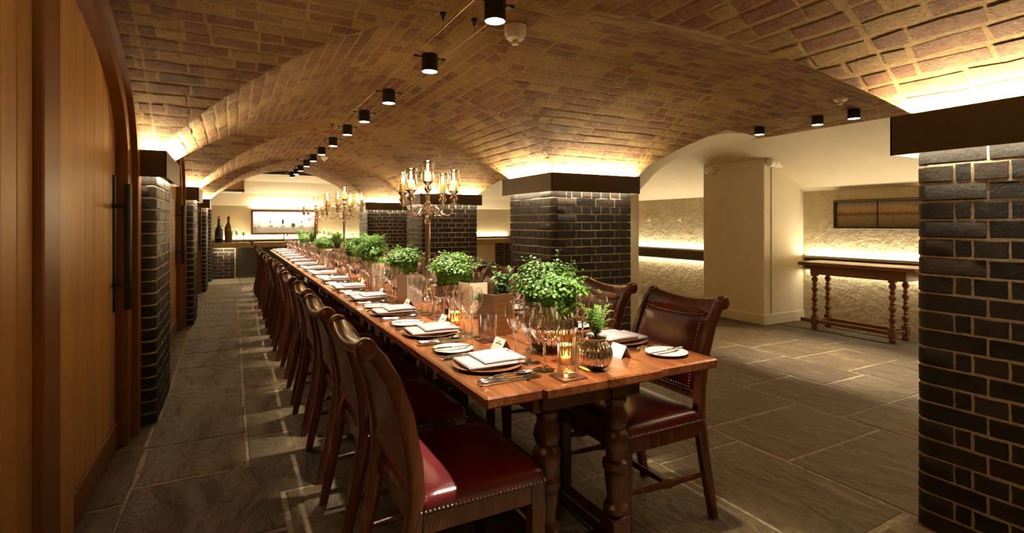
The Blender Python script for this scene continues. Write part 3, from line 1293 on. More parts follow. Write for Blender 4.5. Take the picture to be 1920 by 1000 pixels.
def chair_parts():
    P = []
    W = .2115
    # back posts running down into the rear legs, ending in a scroll
    for s in (-1, 1):
        b = MB()
        secs = []
        for i, (x, z, t_) in enumerate(POST):
            xa, za, _ = POST[max(i - 1, 0)]
            xb, zb, _ = POST[min(i + 1, len(POST) - 1)]
            d = Vector((xb - xa, zb - za)).normalized()
            nx, nz = d.y, -d.x
            hy_ = .0175
            y = s * W
            if i == 0:
                nx, nz = 1, 0
            ring_ = []
            for qx, qy in ((-1, -.7), (-.7, -1), (.7, -1), (1, -.7), (1, .7), (.7, 1), (-.7, 1), (-1, .7)):
                ring_.append((x + nx * t_ * qx, y + hy_ * qy, z + nz * t_ * qx))
            secs.append(ring_)
        b.sweep(secs)
        b.lathe([(.012, -.0185), (.026, -.0185), (.030, -.014), (.030, .014), (.026, .0185), (.012, .0185)], 16, (-.356, s * W, .918), axis='y')
        P.append(('back_post', b.mesh('back_post', M['chair_wood'], 50)))
    # front legs
    for s in (-1, 1):
        b = MB()
        secs = []
        for x, z, h in ((.176, 0, .017), (.178, .06, .018), (.182, .2, .021), (.187, .34, .024), (.183, .385, .024), (.183, .434, .023)):
            y = s * (.2055 - .0 * z)
            secs.append([(x - h, y - h * .95, z), (x + h, y - h * .95, z), (x + h, y + h * .95, z), (x - h, y + h * .95, z)])
        b.sweep(secs)
        P.append(('leg', b.mesh('leg', M['chair_wood'], 30)))
    # seat frame
    b = MB()
    b.box(-.20, .16, -.228, -.205, .372, .434, .003)
    b.box(-.20, .16, .205, .228, .372, .434, .003)
    b.box(.185, .206, -.18, .18, .372, .434, .003)
    b.box(-.22, -.195, -.195, .195, .372, .434, .003)
    b.box(-.19, .18, -.2, .2, .40, .43)
    P.append(('seat_frame', b.mesh('seat_frame', M['chair_wood'], 0)))
    # seat cushion
    b = MB()

    def rr(sx, sy, r, z, cx=0.0):
        pts = []
        for qx, qy, a0 in ((1, 1, 0), (-1, 1, 90), (-1, -1, 180), (1, -1, 270)):
            for i in range(5):
                a = math.radians(a0 + 22.5 * i)
                pts.append((cx + qx * (sx - r) + r * math.cos(a), qy * (sy - r) + r * math.sin(a), z))
        return pts
    b.sweep([rr(.206, .2305, .02, .4345), rr(.211, .2335, .025, .452), rr(.210, .2325, .03, .470), rr(.198, .220, .04, .484), rr(.17, .19, .05, .4925), rr(.12, .14, .06, .4985), rr(.05, .06, .03, .501)])
    P.append(('seat', b.mesh('seat', M['leather'], 60)))
    # brass nails under the cushion and round the back pad
    b = MB()

    def nail(x, y, z, r=.0040):
        b.ball((x, y, z), r, 6, 4)
    for i in range(32):
        q = -.205 + .41 * i / 31
        for s in (-1, 1):
            nail(q, s * .2325, .441)
        nail(.208, q * 1.08, .441)
    zt, zb, wy = .868, .565, .172
    for i in range(25):
        q = i / 24
        for s in (-1, 1):
            z = zb + (zt - zb) * q
            nail(post_x(z) + .0245, s * wy, z, .0038)
        y = -wy + 2 * wy * q
        nail(post_x(zt - .012 * (1 - (y / wy) ** 2)) + .0245, y, zt - .012 * (1 - (y / wy) ** 2), .0038)
        nail(post_x(zb) + .0245, y, zb, .0038)
    P.append(('nail_trim', b.mesh('nail_trim', M['stud'], 60), [], 'stuff'))
    # padded back
    b = MB()
    nz_, ny_ = 8, 8
    v, f = [], []
    for side in (1, -1):
        for i in range(nz_ + 1):
            for j in range(ny_ + 1):
                p, q = i / nz_, j / ny_
                y = -.1955 + .391 * q
                z = .545 + .337 * p
                e = (1 - (2 * p - 1) ** 6) * (1 - (2 * q - 1) ** 6)
                bow = .008 * (1 - (2 * q - 1) ** 2)
                x = post_x(z) - bow + (side * .012 + (side > 0) * .028 * e ** .6)
                v.append((x, y, z))
    n = ny_ + 1
    N = (nz_ + 1) * n
    for i in range(nz_):
        for j in range(ny_):
            a = i * n + j
            f.append((a, a + 1, a + n + 1, a + n))
            f.append((N + a, N + a + n, N + a + n + 1, N + a + 1))
    for i in range(nz_):
        for j in (0, ny_):
            a = i * n + j
            f.append((a, a + n, N + a + n, N + a) if j == 0 else (a, N + a, N + a + n, a + n))
    for j in range(ny_):
        for i in (0, nz_):
            a = i * n + j
            f.append((a, N + a, N + a + 1, a + 1) if i == 0 else (a, a + 1, N + a + 1, N + a))
    b.add(v, f)
    P.append(('backrest', b.mesh('backrest', M['leather'], 60)))
    # top rail with rolled upper edge, dipping in the middle
    b = MB()
    secs = []
    for i in range(13):
        q = -1 + 2 * i / 12
        y = .1935 * q
        dip = -.020 * (1 - q * q)
        bow = -.010 * (1 - q * q)
        prof = [(-.296, .876), (-.330, .872), (-.345, .888), (-.362, .897), (-.376, .904), (-.380, .918), (-.373, .933), (-.356, .940), (-.338, .935), (-.322, .915), (-.305, .890)]
        secs.append([(x + bow, y, z + dip * (z - .83) / .1) for x, z in prof])
    b.sweep(secs)
    P.append(('top_rail', b.mesh('top_rail', M['chair_wood'], 50)))
    b = MB()
    b.box(-.236, -.206, -.195, .195, .515, .553, .005)
    P.append(('back_rail', b.mesh('back_rail', M['chair_wood'], 0)))
    # side stretchers with a turned bead, and one across
    for s in (-1, 1):
        b = MB()
        xs_ = [-.25 + (.167 + .25) * i / 10 for i in range(11)]
        rad = [.008, .0095, .011, .012, .0125, .019, .0125, .012, .011, .0095, .008]
        b.tube([(x, s * .2055, .195 + (x + .25) * .03) for x in xs_], rad, 8)
        P.append(('stretcher', b.mesh('stretcher', M['chair_wood'])))
    b = MB()
    b.tube([(-.04, -.20, .20), (-.04, 0, .20), (-.04, .20, .20)], [.009, .013, .009], 8)
    P.append(('stretcher', b.mesh('stretcher', M['chair_wood'])))
    return P


chair = ('dining_chair', chair_parts())
NS = 15
SY = [1.70 + .615 * i + .0032 * i * i for i in range(NS)]
crs = random.Random(5)
CAT_NEAR = ['nearest the viewer'] + [''] * 20
for i, y in enumerate(SY):
    dx, dy, dr = crs.uniform(-.012, .012), crs.uniform(-.015, .015), crs.uniform(-.02, .02)
    if i == 0:
        dx = dy = dr = 0
    place = '%s from the near end of the table' % ORD[i] if i < NS - 1 else 'last one at the bar end of the table'
    inst(chair, 'red leather mahogany chair, door side, %s' % place, 'chair', (.677 + dx, y - .04 + dy, 0), dr, 'chairs along the door side of the table')
    dx, dy, dr = crs.uniform(-.012, .012), crs.uniform(-.015, .015), crs.uniform(-.03, .03)
    if i == 0:
        dx, dy, dr = 0, .04, 0
    inst(chair, 'red leather mahogany chair, pillar side, %s' % place, 'chair', (1.522 + dx, y + .05 + dy, 0), PI + dr, 'chairs along the pillar side of the table')

# ---------------------------------------------------------------- place settings
b = MB()
b.lathe([(.02, 0), (.082, 0), (.125, .011), (.128, .014), (.124, .015), (.084, .005), (.0001, .0045)], 36)
charger_me = b.mesh('charger_plate', grainy('charger_wood', (.10, .035, .014), (.20, .08, .032), 8, .25, .05), 40)
b = MB()


def soft(b, x0, x1, y0, y1, z0, z1, sag=0.0, r=.012):
    nx, ny = 8, 6
    secs = []
    pts = []
    for k, (ins, z) in enumerate(((.003, z0), (0, z0 + (z1 - z0) * .35), (.001, z0 + (z1 - z0) * .7), (.006, z1))):
        ring_ = []
        per = [(x0 + ins + (x1 - x0 - 2 * ins) * i / nx, y0 + ins) for i in range(nx)] + [(x1 - ins, y0 + ins + (y1 - y0 - 2 * ins) * i / ny) for i in range(ny)] + \
              [(x1 - ins - (x1 - x0 - 2 * ins) * i / nx, y1 - ins) for i in range(nx)] + [(x0 + ins, y1 - ins - (y1 - y0 - 2 * ins) * i / ny) for i in range(ny)]
        for px, py in per:
            ring_.append((px, py, z + (sag * math.sin(px * 40) * .5 if k > 1 else 0)))
        secs.append(ring_)
    b.sweep(secs)


soft(b, -.105, .112, -.078, .076, .0155, .0265, .0015)
soft(b, -.045, .116, -.074, .080, .0267, .0385, .002)
napkin_me = b.mesh('napkin', M['linen'], 50)


def cutlery_fork(L=.20):
    b = MB()
    secs = []
    for x, wy, z, th in ((-.10, .0045, .003, .0016), (-.095, .0085, .004, .002), (-.07, .0085, .005, .002), (-.03, .0045, .009, .002), (.0, .0028, .010, .0018), (.03, .0028, .007, .0016), (.042, .008, .004, .0012), (.052, .0115, .0035, .0011),
                         (.060, .0118, .004, .001)):
        secs.append([(x, -wy, z - th), (x, wy, z - th), (x, wy * .7, z + th), (x, -wy * .7, z + th)])
    b.sweep(secs)
    for k in range(4):
        y = -.0098 + .00653 * k
        b.tube([(.058, y, .004), (.08, y, .005), (.10, y * .95, .009)], [.0016, .0015, .0009], 5)
    return b.mesh('table_fork', M['silver'], 50)


def cutlery_knife(L=.225):
    b = MB()
    b.tube([(-.112, 0, .0075), (-.104, 0, .0078), (-.085, 0, .0078), (-.05, 0, .007), (-.022, 0, .006), (-.012, 0, .006), (-.006, 0, .006)], [.005, .0085, .0088, .0072, .0055, .0072, .005], 10)
    secs = []
    for x, y0, y1 in ((-.008, -.004, .004), (.01, -.0075, .007), (.06, -.0085, .007), (.095, -.008, .006), (.108, -.003, .005), (.113, .002, .004)):
        secs.append([(x, y0, .0048), (x, y0, .0052), (x, y1, .0062), (x, y1, .0038)])
    b.sweep(secs)
    return b.mesh('table_knife', M['silver'], 40)


def cutlery_spoon():
    b = MB()
    secs = []
    for x, wy, z, th in ((-.10, .0045, .003, .0016), (-.094, .009, .004, .002), (-.07, .0085, .005, .002), (-.03, .0045, .009, .002), (.0, .0028, .011, .0018), (.03, .0028, .009, .0017), (.042, .005, .0075, .0014)):
        secs.append([(x, -wy, z - th), (x, wy, z - th), (x, wy * .7, z + th), (x, -wy * .7, z + th)])
    b.sweep(secs)
    v, f = [], []
    for i in range(6):
        r = i / 5
        for k in range(18):
            a = 2 * PI * k / 18
            v.append((.072 + .033 * r * math.cos(a), .0205 * r * math.sin(a) * (1 - .12 * math.cos(a)), .0015 + .0085 * r * r))
    for i in range(5):
        for k in range(18):
            t_ = (k + 1) % 18
            f.append((i * 18 + k, i * 18 + t_, (i + 1) * 18 + t_, (i + 1) * 18 + k))
    b.add(v, f)
    b.add([(x, y, z - .0012) for x, y, z in v], [tuple(reversed(q)) for q in f])
    return b.mesh('table_spoon', M['silver'], 60)


fork_me, knife_me, spoon_me = cutlery_fork(), cutlery_knife(), cutlery_spoon()
b = MB()
b.lathe([(.03, 0), (.05, 0), (.078, .010), (.082, .013), (.079, .0135), (.052, .0045), (.0001, .004)], 32)
side_me = b.mesh('side_plate', M['china'], 40)


def wine(foot, stem_top, bowl):
    b = MB()
    b.lathe([(.0001, .0075), (.0068, .0072), (.0045, .018), (.0038, .05), (.004, stem_top - .012), (.007, stem_top - .001), (.0001, stem_top)], 22)
    st_ = b.mesh('stem', M['stem_glass'], 60)
    b = MB()
    b.lathe([(.0001, stem_top + .0008)] + bowl, 24)
    b.f = b.f[:-1]          # the bowl stays open at the rim
    bo_ = b.mesh('bowl', M['glass'], 60)
    b = MB()
    r_, z_ = bowl[-1]
    b.lathe([(r_ - .0006, z_ - .001), (r_ + .0006, z_ - .001), (r_ + .0006, z_ + .0006), (r_ - .0006, z_ + .0006), (r_ - .0006, z_ - .001)], 24)
    b.f = b.f[:-2]
    b = MB()
    b.lathe([(.0001, .0012), (foot - .001, .0008), (foot, .0012), (foot - .001, .0018), (foot * .5, .003), (.007, .007), (.0001, .0074)], 24)
    fo_ = b.mesh('foot', M['glass'], 60)
    return [('foot', fo_), ('bowl', bo_, [('rim', b.mesh('rim', M['stem_glass'], 60))]), ('stem', st_)]


glass_s = wine(.036, .105, [(.012, .109), (.024, .119), (.035, .137), (.041, .16), (.041, .18), (.037, .21), (.0362, .212)])
glass_m = wine(.039, .102, [(.014, .106), (.028, .115), (.041, .135), (.047, .162), (.047, .18), (.041, .215), (.0402, .217)])
glass_l = wine(.040, .095, [(.015, .098), (.034, .108), (.048, .13), (.054, .155), (.053, .175), (.043, .212), (.0422, .214)])
b = MB()
b.lathe([(.0001, .001), (.033, .001), (.0345, .004), (.036, .02), (.0375, .112), (.037, .112), (.0335, .018), (.028, .011), (.0001, .010)], 22)
tumbler_me = b.mesh('water_glass', M['glass'], 60)
b = MB()
b.box(-.048, .048, -.048, .048, .0, .005, .002)
coaster_me = b.mesh('coaster', M['coaster'], 0)
# folded place card with a line of handwriting
b = MB()
hw, hd, hh, th = .041, .026, .046, .0006
b.sweep([[(-hd, y, 0), (0, y, hh), (hd, y, 0), (hd - th * 2, y, 0), (0, y, hh - th * 2.2), (-hd + th * 2, y, 0)] for y in (-hw, hw)])
card_me = b.mesh('place_card', M['card'], 0)
b = MB()
for a, c, zz in ((-.024, -.012, .026), (-.010, .002, .026), (.004, .022, .026), (-.012, .010, .034)):
    f_ = zz / hh
    x_ = -hd + hd * f_ - .0006
    h_ = .0022 if zz < .03 else .0012
    b.add([(x_ - h_ * .49, a, zz - h_), (x_ - h_ * .49, c, zz - h_), (x_ + h_ * .49, c, zz + h_), (x_ + h_ * .49, a, zz + h_)], [(0, 1, 2, 3)])
ink_me = b.mesh('lettering', M['ink'], 0)
card_p = ('place_card', [('card', card_me, [('lettering', ink_me)])])

for i, y in enumerate(SY):
    for side in (0, 1):
        if side and i > 13:
            continue
        w_ = ('%s setting from near end, %s side of table' % (ORD[i], 'pillar' if side else 'door'))
        gsfx = 'along the %s side of the table' % ('pillar' if side else 'door')
        rz = PI if side else 0
        jr = random.Random(i * 2 + side)

        def W(s, l):
            s += jr.uniform(-.004, .004)
            l += jr.uniform(-.0012, .0012)
            return (TXA + s, y + l) if not side else (TXB - s, y + .09 - l)

        def put(proto, lab, cat, s, l, z, r=0, grp=None):
            x_, y_ = W(s, l)
            return inst(proto, lab + ', ' + w_, cat, (x_, y_, z), rz + r, grp + ' ' + gsfx)
        c_ = W(.152, 0)
        inst(('charger_plate', charger_me), 'round brown charger plate under napkin, ' + w_, 'plate', (*c_, TZ), rz, 'charger plates ' + gsfx)
        inst(('napkin', napkin_me), 'folded pale linen napkin on charger plate, ' + w_, 'napkin', (*c_, TZ), rz + jr.uniform(-.05, .05), 'napkins ' + gsfx)
        put(('table_fork', fork_me), 'silver fork close to the napkin', 'fork', .135, .150, TZ, jr.uniform(-.03, .03), 'forks')
        put(('table_fork', fork_me), 'silver fork close to the side plate', 'fork', .135, .172, TZ, jr.uniform(-.03, .03), 'forks')
        put(('table_knife', knife_me), 'silver knife close to the spoon', 'knife', .140, -.183, TZ, jr.uniform(-.03, .03), 'knives')
        put(('table_knife', knife_me), 'silver knife outside the other knife', 'knife', .140, -.207, TZ, jr.uniform(-.03, .03), 'knives')
        put(('table_spoon', spoon_me), 'silver spoon beside the charger plate', 'spoon', .145, -.152, TZ, jr.uniform(-.03, .03), 'spoons')
        sp_ = W(.125, .268)
        inst(('side_plate', side_me), 'round white side plate, ' + w_, 'plate', (*sp_, TZ), rz, 'side plates ' + gsfx)
        o = inst(('butter_knife', knife_me), 'silver butter knife lying on side plate, ' + w_, 'knife', (sp_[0], sp_[1], TZ + .0098), rz + .05, 'butter knives ' + gsfx)
        o.scale = (.82, .82, .82)
        put(('wine_glass', glass_s), 'slim stemmed wine glass', 'glass', .300, .055, TZ, 0, 'slim wine glasses')
        put(('wine_glass', glass_m), 'medium stemmed wine glass', 'glass', .306, -.036, TZ, 0, 'medium wine glasses')
        put(('wine_glass', glass_l), 'wide stemmed wine glass', 'glass', .306, -.139, TZ, 0, 'wide wine glasses')
        t_ = W(.333, -.247)
        inst(('coaster', coaster_me), 'square dark leather coaster, ' + w_, 'coaster', (*t_, TZ), rz, 'coasters ' + gsfx)
        inst(('water_glass', tumbler_me), 'stemless water glass on coaster, ' + w_, 'glass', (*t_, TZ + .005), rz, 'water glasses ' + gsfx)
        put(card_p, 'white folded place card', 'card', .305, .20, TZ, jr.uniform(-.06, .06), 'place cards')
# ---------------------------------------------------------------- table centre
def bowl_profile(R, z0=0, neck=.62, k=1.0):
    pr_ = [(R * .42, z0), (R * .45, z0 + .004)]
    for i in range(1, 13):
        a = -PI / 2 + .45 + (PI / 2 - .45 + .95) * i / 12
        pr_.append((R * math.cos(a), z0 + R * k * (.9 + math.sin(a)) + .002))
    zt = pr_[-1][1]
    pr_ += [(R * neck * .92, zt + R * .10), (R * neck, zt + R * .2), (R * neck * .97, zt + R * .2), (R * neck * .88, zt + R * .08), (R * neck * .86, zt - R * .1)]
    return pr_


def ribbed_bowl(R, ribs, mat, name, seg=None):
    b = MB()
    b.lathe(bowl_profile(R), ribs * 6, (0, 0, 0), (ribs, .028))
    top = max(p[1] for p in bowl_profile(R))
    return b.mesh(name, mat, 80), top


def leaflet(v, f, p, nrm, d, s, kind):
    """one small leaf blade at p facing nrm, pointing along d"""
    nrm = nrm.normalized()
    d = (d - nrm * d.dot(nrm)).normalized()
    w_ = nrm.cross(d)
    o = len(v)
    if kind == 'fan':
        pts = [(0, 0, 0), (.55, -.62, .06), (.98, -.36, 0), (1.08, .05, -.05), (.95, .42, 0), (.5, .62, .06)]
        v += [tuple(p + d * (a * s) + w_ * (b_ * s) + nrm * (c * s)) for a, b_, c in pts]
        f += [(o, o + 1, o + 2, o + 3), (o, o + 3, o + 4, o + 5)]
    else:
        pts = [(0, 0, 0), (.4, -.22, .05), (1.0, 0, -.05), (.4, .22, .05)]
        v += [tuple(p + d * (a * s) + w_ * (b_ * s) + nrm * (c * s)) for a, b_, c in pts]
        f += [(o, o + 1, o + 2, o + 3)]


def rv(r):
    while True:
        p = Vector((r.uniform(-1, 1), r.uniform(-1, 1), r.uniform(-1, 1)))
        if .05 < p.length < 1:
            return p.normalized()


def maidenhair(seed, rx, rz_, zc, n, size, mat):
    """dense mound of fan leaflets over thin dark stems"""
    r = random.Random(seed)
    v, f = [], []
    lumps = [(rv(r), r.uniform(.62, 1.16)) for _ in range(18)]
    for i in range(n):
        d = rv(r)
        if d.z < -.86:
            continue
        k = 1.0
        for ld, lk in lumps:
            q = d.dot(ld)
            if q > .80:
                k = max(k * .6 + lk * .4, lk) if lk > 1 else min(k, lk)
        rr_ = k * r.uniform(.62, 1.0) ** .5
        p = Vector((d.x * rx * rr_, d.y * rx * rr_, zc + d.z * rz_ * rr_))
        if p.z < .243:
            q = math.hypot(p.x, p.y)
            if q > .100:
                k_ = r.uniform(.85, 1) * .100 / q
                p.x *= k_
                p.y *= k_
        nrm = (d + Vector((0, 0, .55)) + rv(r) * .55)
        dirn = (d + Vector((0, 0, -.5)) + rv(r) * .7)
        leaflet(v, f, p, nrm, dirn, size * r.uniform(.7, 1.15), 'fan')
    st = MB()
    for i in range(60):
        a = r.uniform(0, 2 * PI)
        e = r.uniform(.12, 1.25)
        R = r.uniform(.92, 1.2) if i % 9 or seed != 1 else 1.45
        end = Vector((math.cos(a) * math.cos(e) * rx * R, math.sin(a) * math.cos(e) * rx * R, zc + math.sin(e) * rz_ * R))
        mid = Vector((end.x * .45, end.y * .45, zc + (end.z - zc) * .75 + .02))
        base = Vector((end.x * .1, end.y * .1, max(zc - rz_ * .8, .12)))
        pts = [base, mid, end]
        st.tube(pts, [.0016, .0012, .0006], 4)
        for q in range(9):
            t_ = .35 + .65 * q / 8
            p = base.lerp(mid, t_ * 2) if t_ < .5 else mid.lerp(end, (t_ - .5) * 2)
            if p.z < .25 and math.hypot(p.x, p.y) > .098:
                continue
            leaflet(v, f, p + rv(r) * .006, Vector((0, 0, 1)) + rv(r) * .6, (end - base).normalized() + rv(r) * .9, size * r.uniform(.6, .95), 'fan')
    b = MB()
    b.add(v, f)
    return b.mesh('foliage', mat, 0), st.mesh('stems', M['stem'], 0)


def feather(seed, rx, h, n, mat, leaf=.016, up=.7):
    """arching fronds with paired narrow leaflets"""
    r = random.Random(seed)
    v, f = [], []
    st = MB()
    for i in range(n):
        a = r.uniform(0, 2 * PI)
        L = rx * r.uniform(.55, 1.1)
        hh_ = h * r.uniform(.55, 1.05)
        dr = Vector((math.cos(a), math.sin(a), 0))
        pts = []
        for q in range(8):
            t_ = q / 7
            pts.append(dr * (L * (t_ ** 1.25)) + Vector((0, 0, hh_ * (1 - (1 - t_ / up) ** 2) if t_ < up else hh_ * (1 - .55 * ((t_ - up) / (1 - up)) ** 2 * (.6)))))
        st.tube(pts, [.0016 * (1 - q / 9) for q in range(8)], 4)
        m = 15
        for q in range(m):
            t_ = .18 + .8 * q / m
            k = min(int(t_ * 7), 6)
            p = pts[k].lerp(pts[k + 1], t_ * 7 - k)
            tg = (pts[k + 1] - pts[k]).normalized()
            side = tg.cross(Vector((0, 0, 1)))
            if side.length < 1e-3:
                side = Vector((1, 0, 0))
            side.normalize()
            nr = side.cross(tg)
            s_ = leaf * (1.15 - t_) * 1.7 * r.uniform(.8, 1.1)
            for s in (-1, 1):
                leaflet(v, f, p, nr + rv(r) * .3, side * s + tg * .55, s_, 'blade')
    b = MB()
    b.add(v, f)
    return b.mesh('fronds', mat, 0), st.mesh('stems', M['stem'], 0)


CX = 1.137
bowl_me, bowl_top = ribbed_bowl(.110, 28, M['mercury'], 'bowl')
b = MB()
b.lathe([(.0001, bowl_top - .02), (.055, bowl_top - .02)], 16)
soil_me = b.mesh('soil', M['soil'], 0)
ferns = [(maidenhair(1, .158, .130, .225, 4200, .0128, M['fern'])), (maidenhair(2, .162, .13, .212, 3400, .0122, M['fern2'])), (maidenhair(3, .162, .13, .212, 3200, .013, M['fern']))]
wisps = [feather(4, .20, .25, 30, M['fern2'], .021), feather(5, .19, .24, 34, M['fern2'], .019)]
FERN_Y = [1.80, 2.84, 3.86, 4.88, 5.62, 6.65, 7.65, 9.0, 9.75, 10.55]
for i, y in enumerate(FERN_Y):
    kind = ['darker maidenhair fern', 'bright airy maidenhair fern', 'deep green maidenhair fern'][i % 3] if i < 5 else 'feathery green fern'
    t = thing('potted_fern', '%s in ribbed mirrored glass bowl, %s from near end along table middle' % (kind, ORD[i]), 'plant', (CX + (.0, .0, .002, .0, .002)[i % 5], y, TZ), i * 1.3, 'ferns down the middle of the table')
    obj('bowl', bowl_me, t)
    obj('soil', soil_me, t)
    fol, stm = ferns[i % 3] if i < 5 else (wisps[i % 2] if i % 2 else ferns[1])
    up_ = (0, 0, .155) if i >= 5 and i % 2 else (0, 0, 0)
    tag(obj('foliage', fol, t, up_), kind='stuff')
    tag(obj('stems', stm, t, up_), kind='stuff')
    if i in (3, 4, 5, 7):
        fr, sm = wisps[i % 2]
        o = tag(obj('fronds', fr, t, (0, 0, .17)), kind='stuff')
        tag(obj('stems', sm, t, (0, 0, .17)), kind='stuff')

# small mirrored vases with sprigs
bud_me, bud_top = ribbed_bowl(.057, 22, M['mercury'], 'vase')
sprig = feather(9, .085, .135, 26, M['fern2'], .013, .8)
b = MB()
b.lathe([(.0001, bud_top - .008), (.032, bud_top - .008)], 14)
bud_soil = b.mesh('soil', M['soil'], 0)
for i, (x, y) in enumerate(((1.129, 1.486), (1.14, 4.49), (1.14, 5.98), (1.14, 8.2))):
    t = thing('bud_vase', 'round ribbed mirrored vase with small fern sprig, %s from near end' % ORD[i], 'vase', (x, y, TZ), i, 'small round vases on the table')
    obj('vase', bud_me, t)
    obj('soil', bud_soil, t)
    tag(obj('fronds', sprig[0], t, (0, 0, bud_top - .015)), kind='stuff')
    tag(obj('stems', sprig[1], t, (0, 0, bud_top - .015)), kind='stuff')

# pot of tall grass
r = random.Random(12)
b = MB()
for i in range(170):
    a, e = r.uniform(0, 2 * PI), r.uniform(0, .055)
    bx, by = math.cos(a) * r.uniform(0, .028), math.sin(a) * r.uniform(0, .028)
    L = r.uniform(.10, .20)
    tx, ty = bx + math.cos(a) * e, by + math.sin(a) * e
    b.add([(bx - .0014, by, .055), (bx + .0014, by, .055), ((bx + tx) / 2 + .0013, (by + ty) / 2, .055 + L * .6), ((bx + tx) / 2 - .0013, (by + ty) / 2, .055 + L * .6), (tx, ty, .055 + L)], [(0, 1, 2, 3), (3, 2, 4)])
for i in range(16):
    a = r.uniform(-1.2, 1.2)
    L = r.uniform(.2, .34)
    pts = [(0, 0, .06), (math.cos(a) * L * .25, math.sin(a) * L * .25, .22), (math.cos(a) * L, math.sin(a) * L, .27 + r.uniform(-.02, .05))]
    b.tube(pts, [.0009, .0008, .0004], 4)
t = thing('grass_pot', 'tuft of tall green grass in small mirrored pot by the second fern', 'plant', (1.175, 3.11, TZ))
tag(b.build('grass_tuft', M['grass'], t, 0), kind='stuff')
b = MB()
b.lathe([(.026, 0), (.034, .02), (.036, .05), (.032, .07), (.029, .07), (.03, .05), (.0001, .05)], 24, rib=(12, .03))
b.build('pot', M['mercury'], t)
# lance-leaved plant
r = random.Random(15)
v, f = [], []
st = MB()
for i in range(16):
    a = r.uniform(0, 2 * PI)
    top = Vector((math.cos(a) * r.uniform(.01, .055), math.sin(a) * r.uniform(.01, .055), r.uniform(.17, .30)))
    st.tube([(top.x * .2, top.y * .2, .06), top * .6 + Vector((0, 0, .04)), top], [.002, .0017, .001], 5)
    for q in range(13):
        t_ = .35 + .65 * q / 12
        p = Vector((top.x * t_, top.y * t_, .06 + (top.z - .06) * t_))
        d = rv(r)
        d.z = abs(d.z) * .6 + .15
        leaflet(v, f, p, Vector((0, 0, 1)) + rv(r) * .7, d, r.uniform(.032, .055), 'blade')
t = thing('leafy_plant', 'upright plant with narrow pointed leaves in mirrored vase behind the menu', 'plant', (1.16, 2.27, TZ))
b = MB()
b.add(v, f)
tag(b.build('leaves', M['bay'], t, 0), kind='stuff')
tag(st.build('stems', M['stem'], t, 0), kind='stuff')
b = MB()
b.lathe([(.028, 0), (.042, .02), (.047, .05), (.040, .078), (.03, .09), (.031, .098), (.028, .098), (.027, .085), (.0001, .08)], 66, rib=(22, .03))
b.build('vase', M['mercury'], t, 80)
obj('bud', None, t)
bpy.data.objects.remove(bpy.data.objects['bud'])
# succulent rosettes on a glass stem
t = thing('succulent_stand', 'pale green succulent rosette in a small stemmed glass between ferns', 'plant', (1.165, 2.545, TZ))
v, f = [], []
for k in range(34):
    a = k * 2.4
    q = k / 33
    e = 1.2 - 1.15 * q
    d = Vector((math.cos(a) * math.cos(e), math.sin(a) * math.cos(e), math.sin(e)))
    up = Vector((-math.cos(a) * math.sin(e), -math.sin(a) * math.sin(e), math.cos(e)))
    p = Vector((0, 0, .118 - .012 * q))
    o = len(v)
    s = .018 + .03 * q
    sd = d.cross(up)
    v += [tuple(p), tuple(p + d * s * .55 + sd * s * .26 + up * .004), tuple(p + d * s), tuple(p + d * s * .55 - sd * s * .26 + up * .004), tuple(p + d * s * .55 - up * .006)]
    f += [(o, o + 1, o + 2, o + 3), (o, o + 4, o + 2, o + 1), (o, o + 3, o + 2, o + 4)]
b = MB()
b.add(v, f)
b.build('rosette', M['pale'], t, 0)
b = MB()
b.lathe([(.03, 0), (.029, .0015), (.005, .004), (.004, .05), (.012, .06), (.03, .08), (.034, .108)], 20)
b.build('stemmed_glass', M['glass'], t, 60)

# votive candles
b = MB()
b.lathe([(.024, .0008), (.028, .0035), (.032, .03), (.034, .085), (.0355, .10), (.034, .10), (.0325, .085), (.0305, .03), (.026, .006), (.0001, .006)], 72, rib=(18, .03))
vot_me = b.mesh('ribbed_glass', clear('amber_ribbed_glass', (.93, .78, .48), 1.8, .06, 1.5), 80)
b = MB()
b.lathe([(.0001, .0065), (.019, .0065), (.019, .022), (.0001, .021)], 14)
wax_me = b.mesh('wax', M['candle'])
b = MB()
b.lathe([(.0005, .022), (.0035, .028), (.0030, .034), (.0004, .044)], 8)
fl_me = b.mesh('flame', M['flame'])
for i, (x, y) in enumerate(((1.078, 1.60), (.995, 2.475), (1.06, 3.58), (1.06, 4.62), (1.12, 5.2), (1.12, 7.3))):
    t = thing('votive_candle', 'lit tea light in ribbed amber glass on the table, %s from near end' % ORD[i], 'candle', (x, y, TZ), 0, 'tea lights on the table')
    obj('ribbed_glass', vot_me, t)
    o = obj('wax', wax_me, t)
    obj('flame', fl_me, o)
    l = bpy.data.lights.new('tea_light_glow', 'POINT')
    l.energy = E_CANDLE * .5
    l.color = (1, .66, .28)
    l.shadow_soft_size = .006
    lo = bpy.data.objects.new('tea_light_glow', l)
    COL.objects.link(lo)
    lo.location = (x, y, TZ + .06)

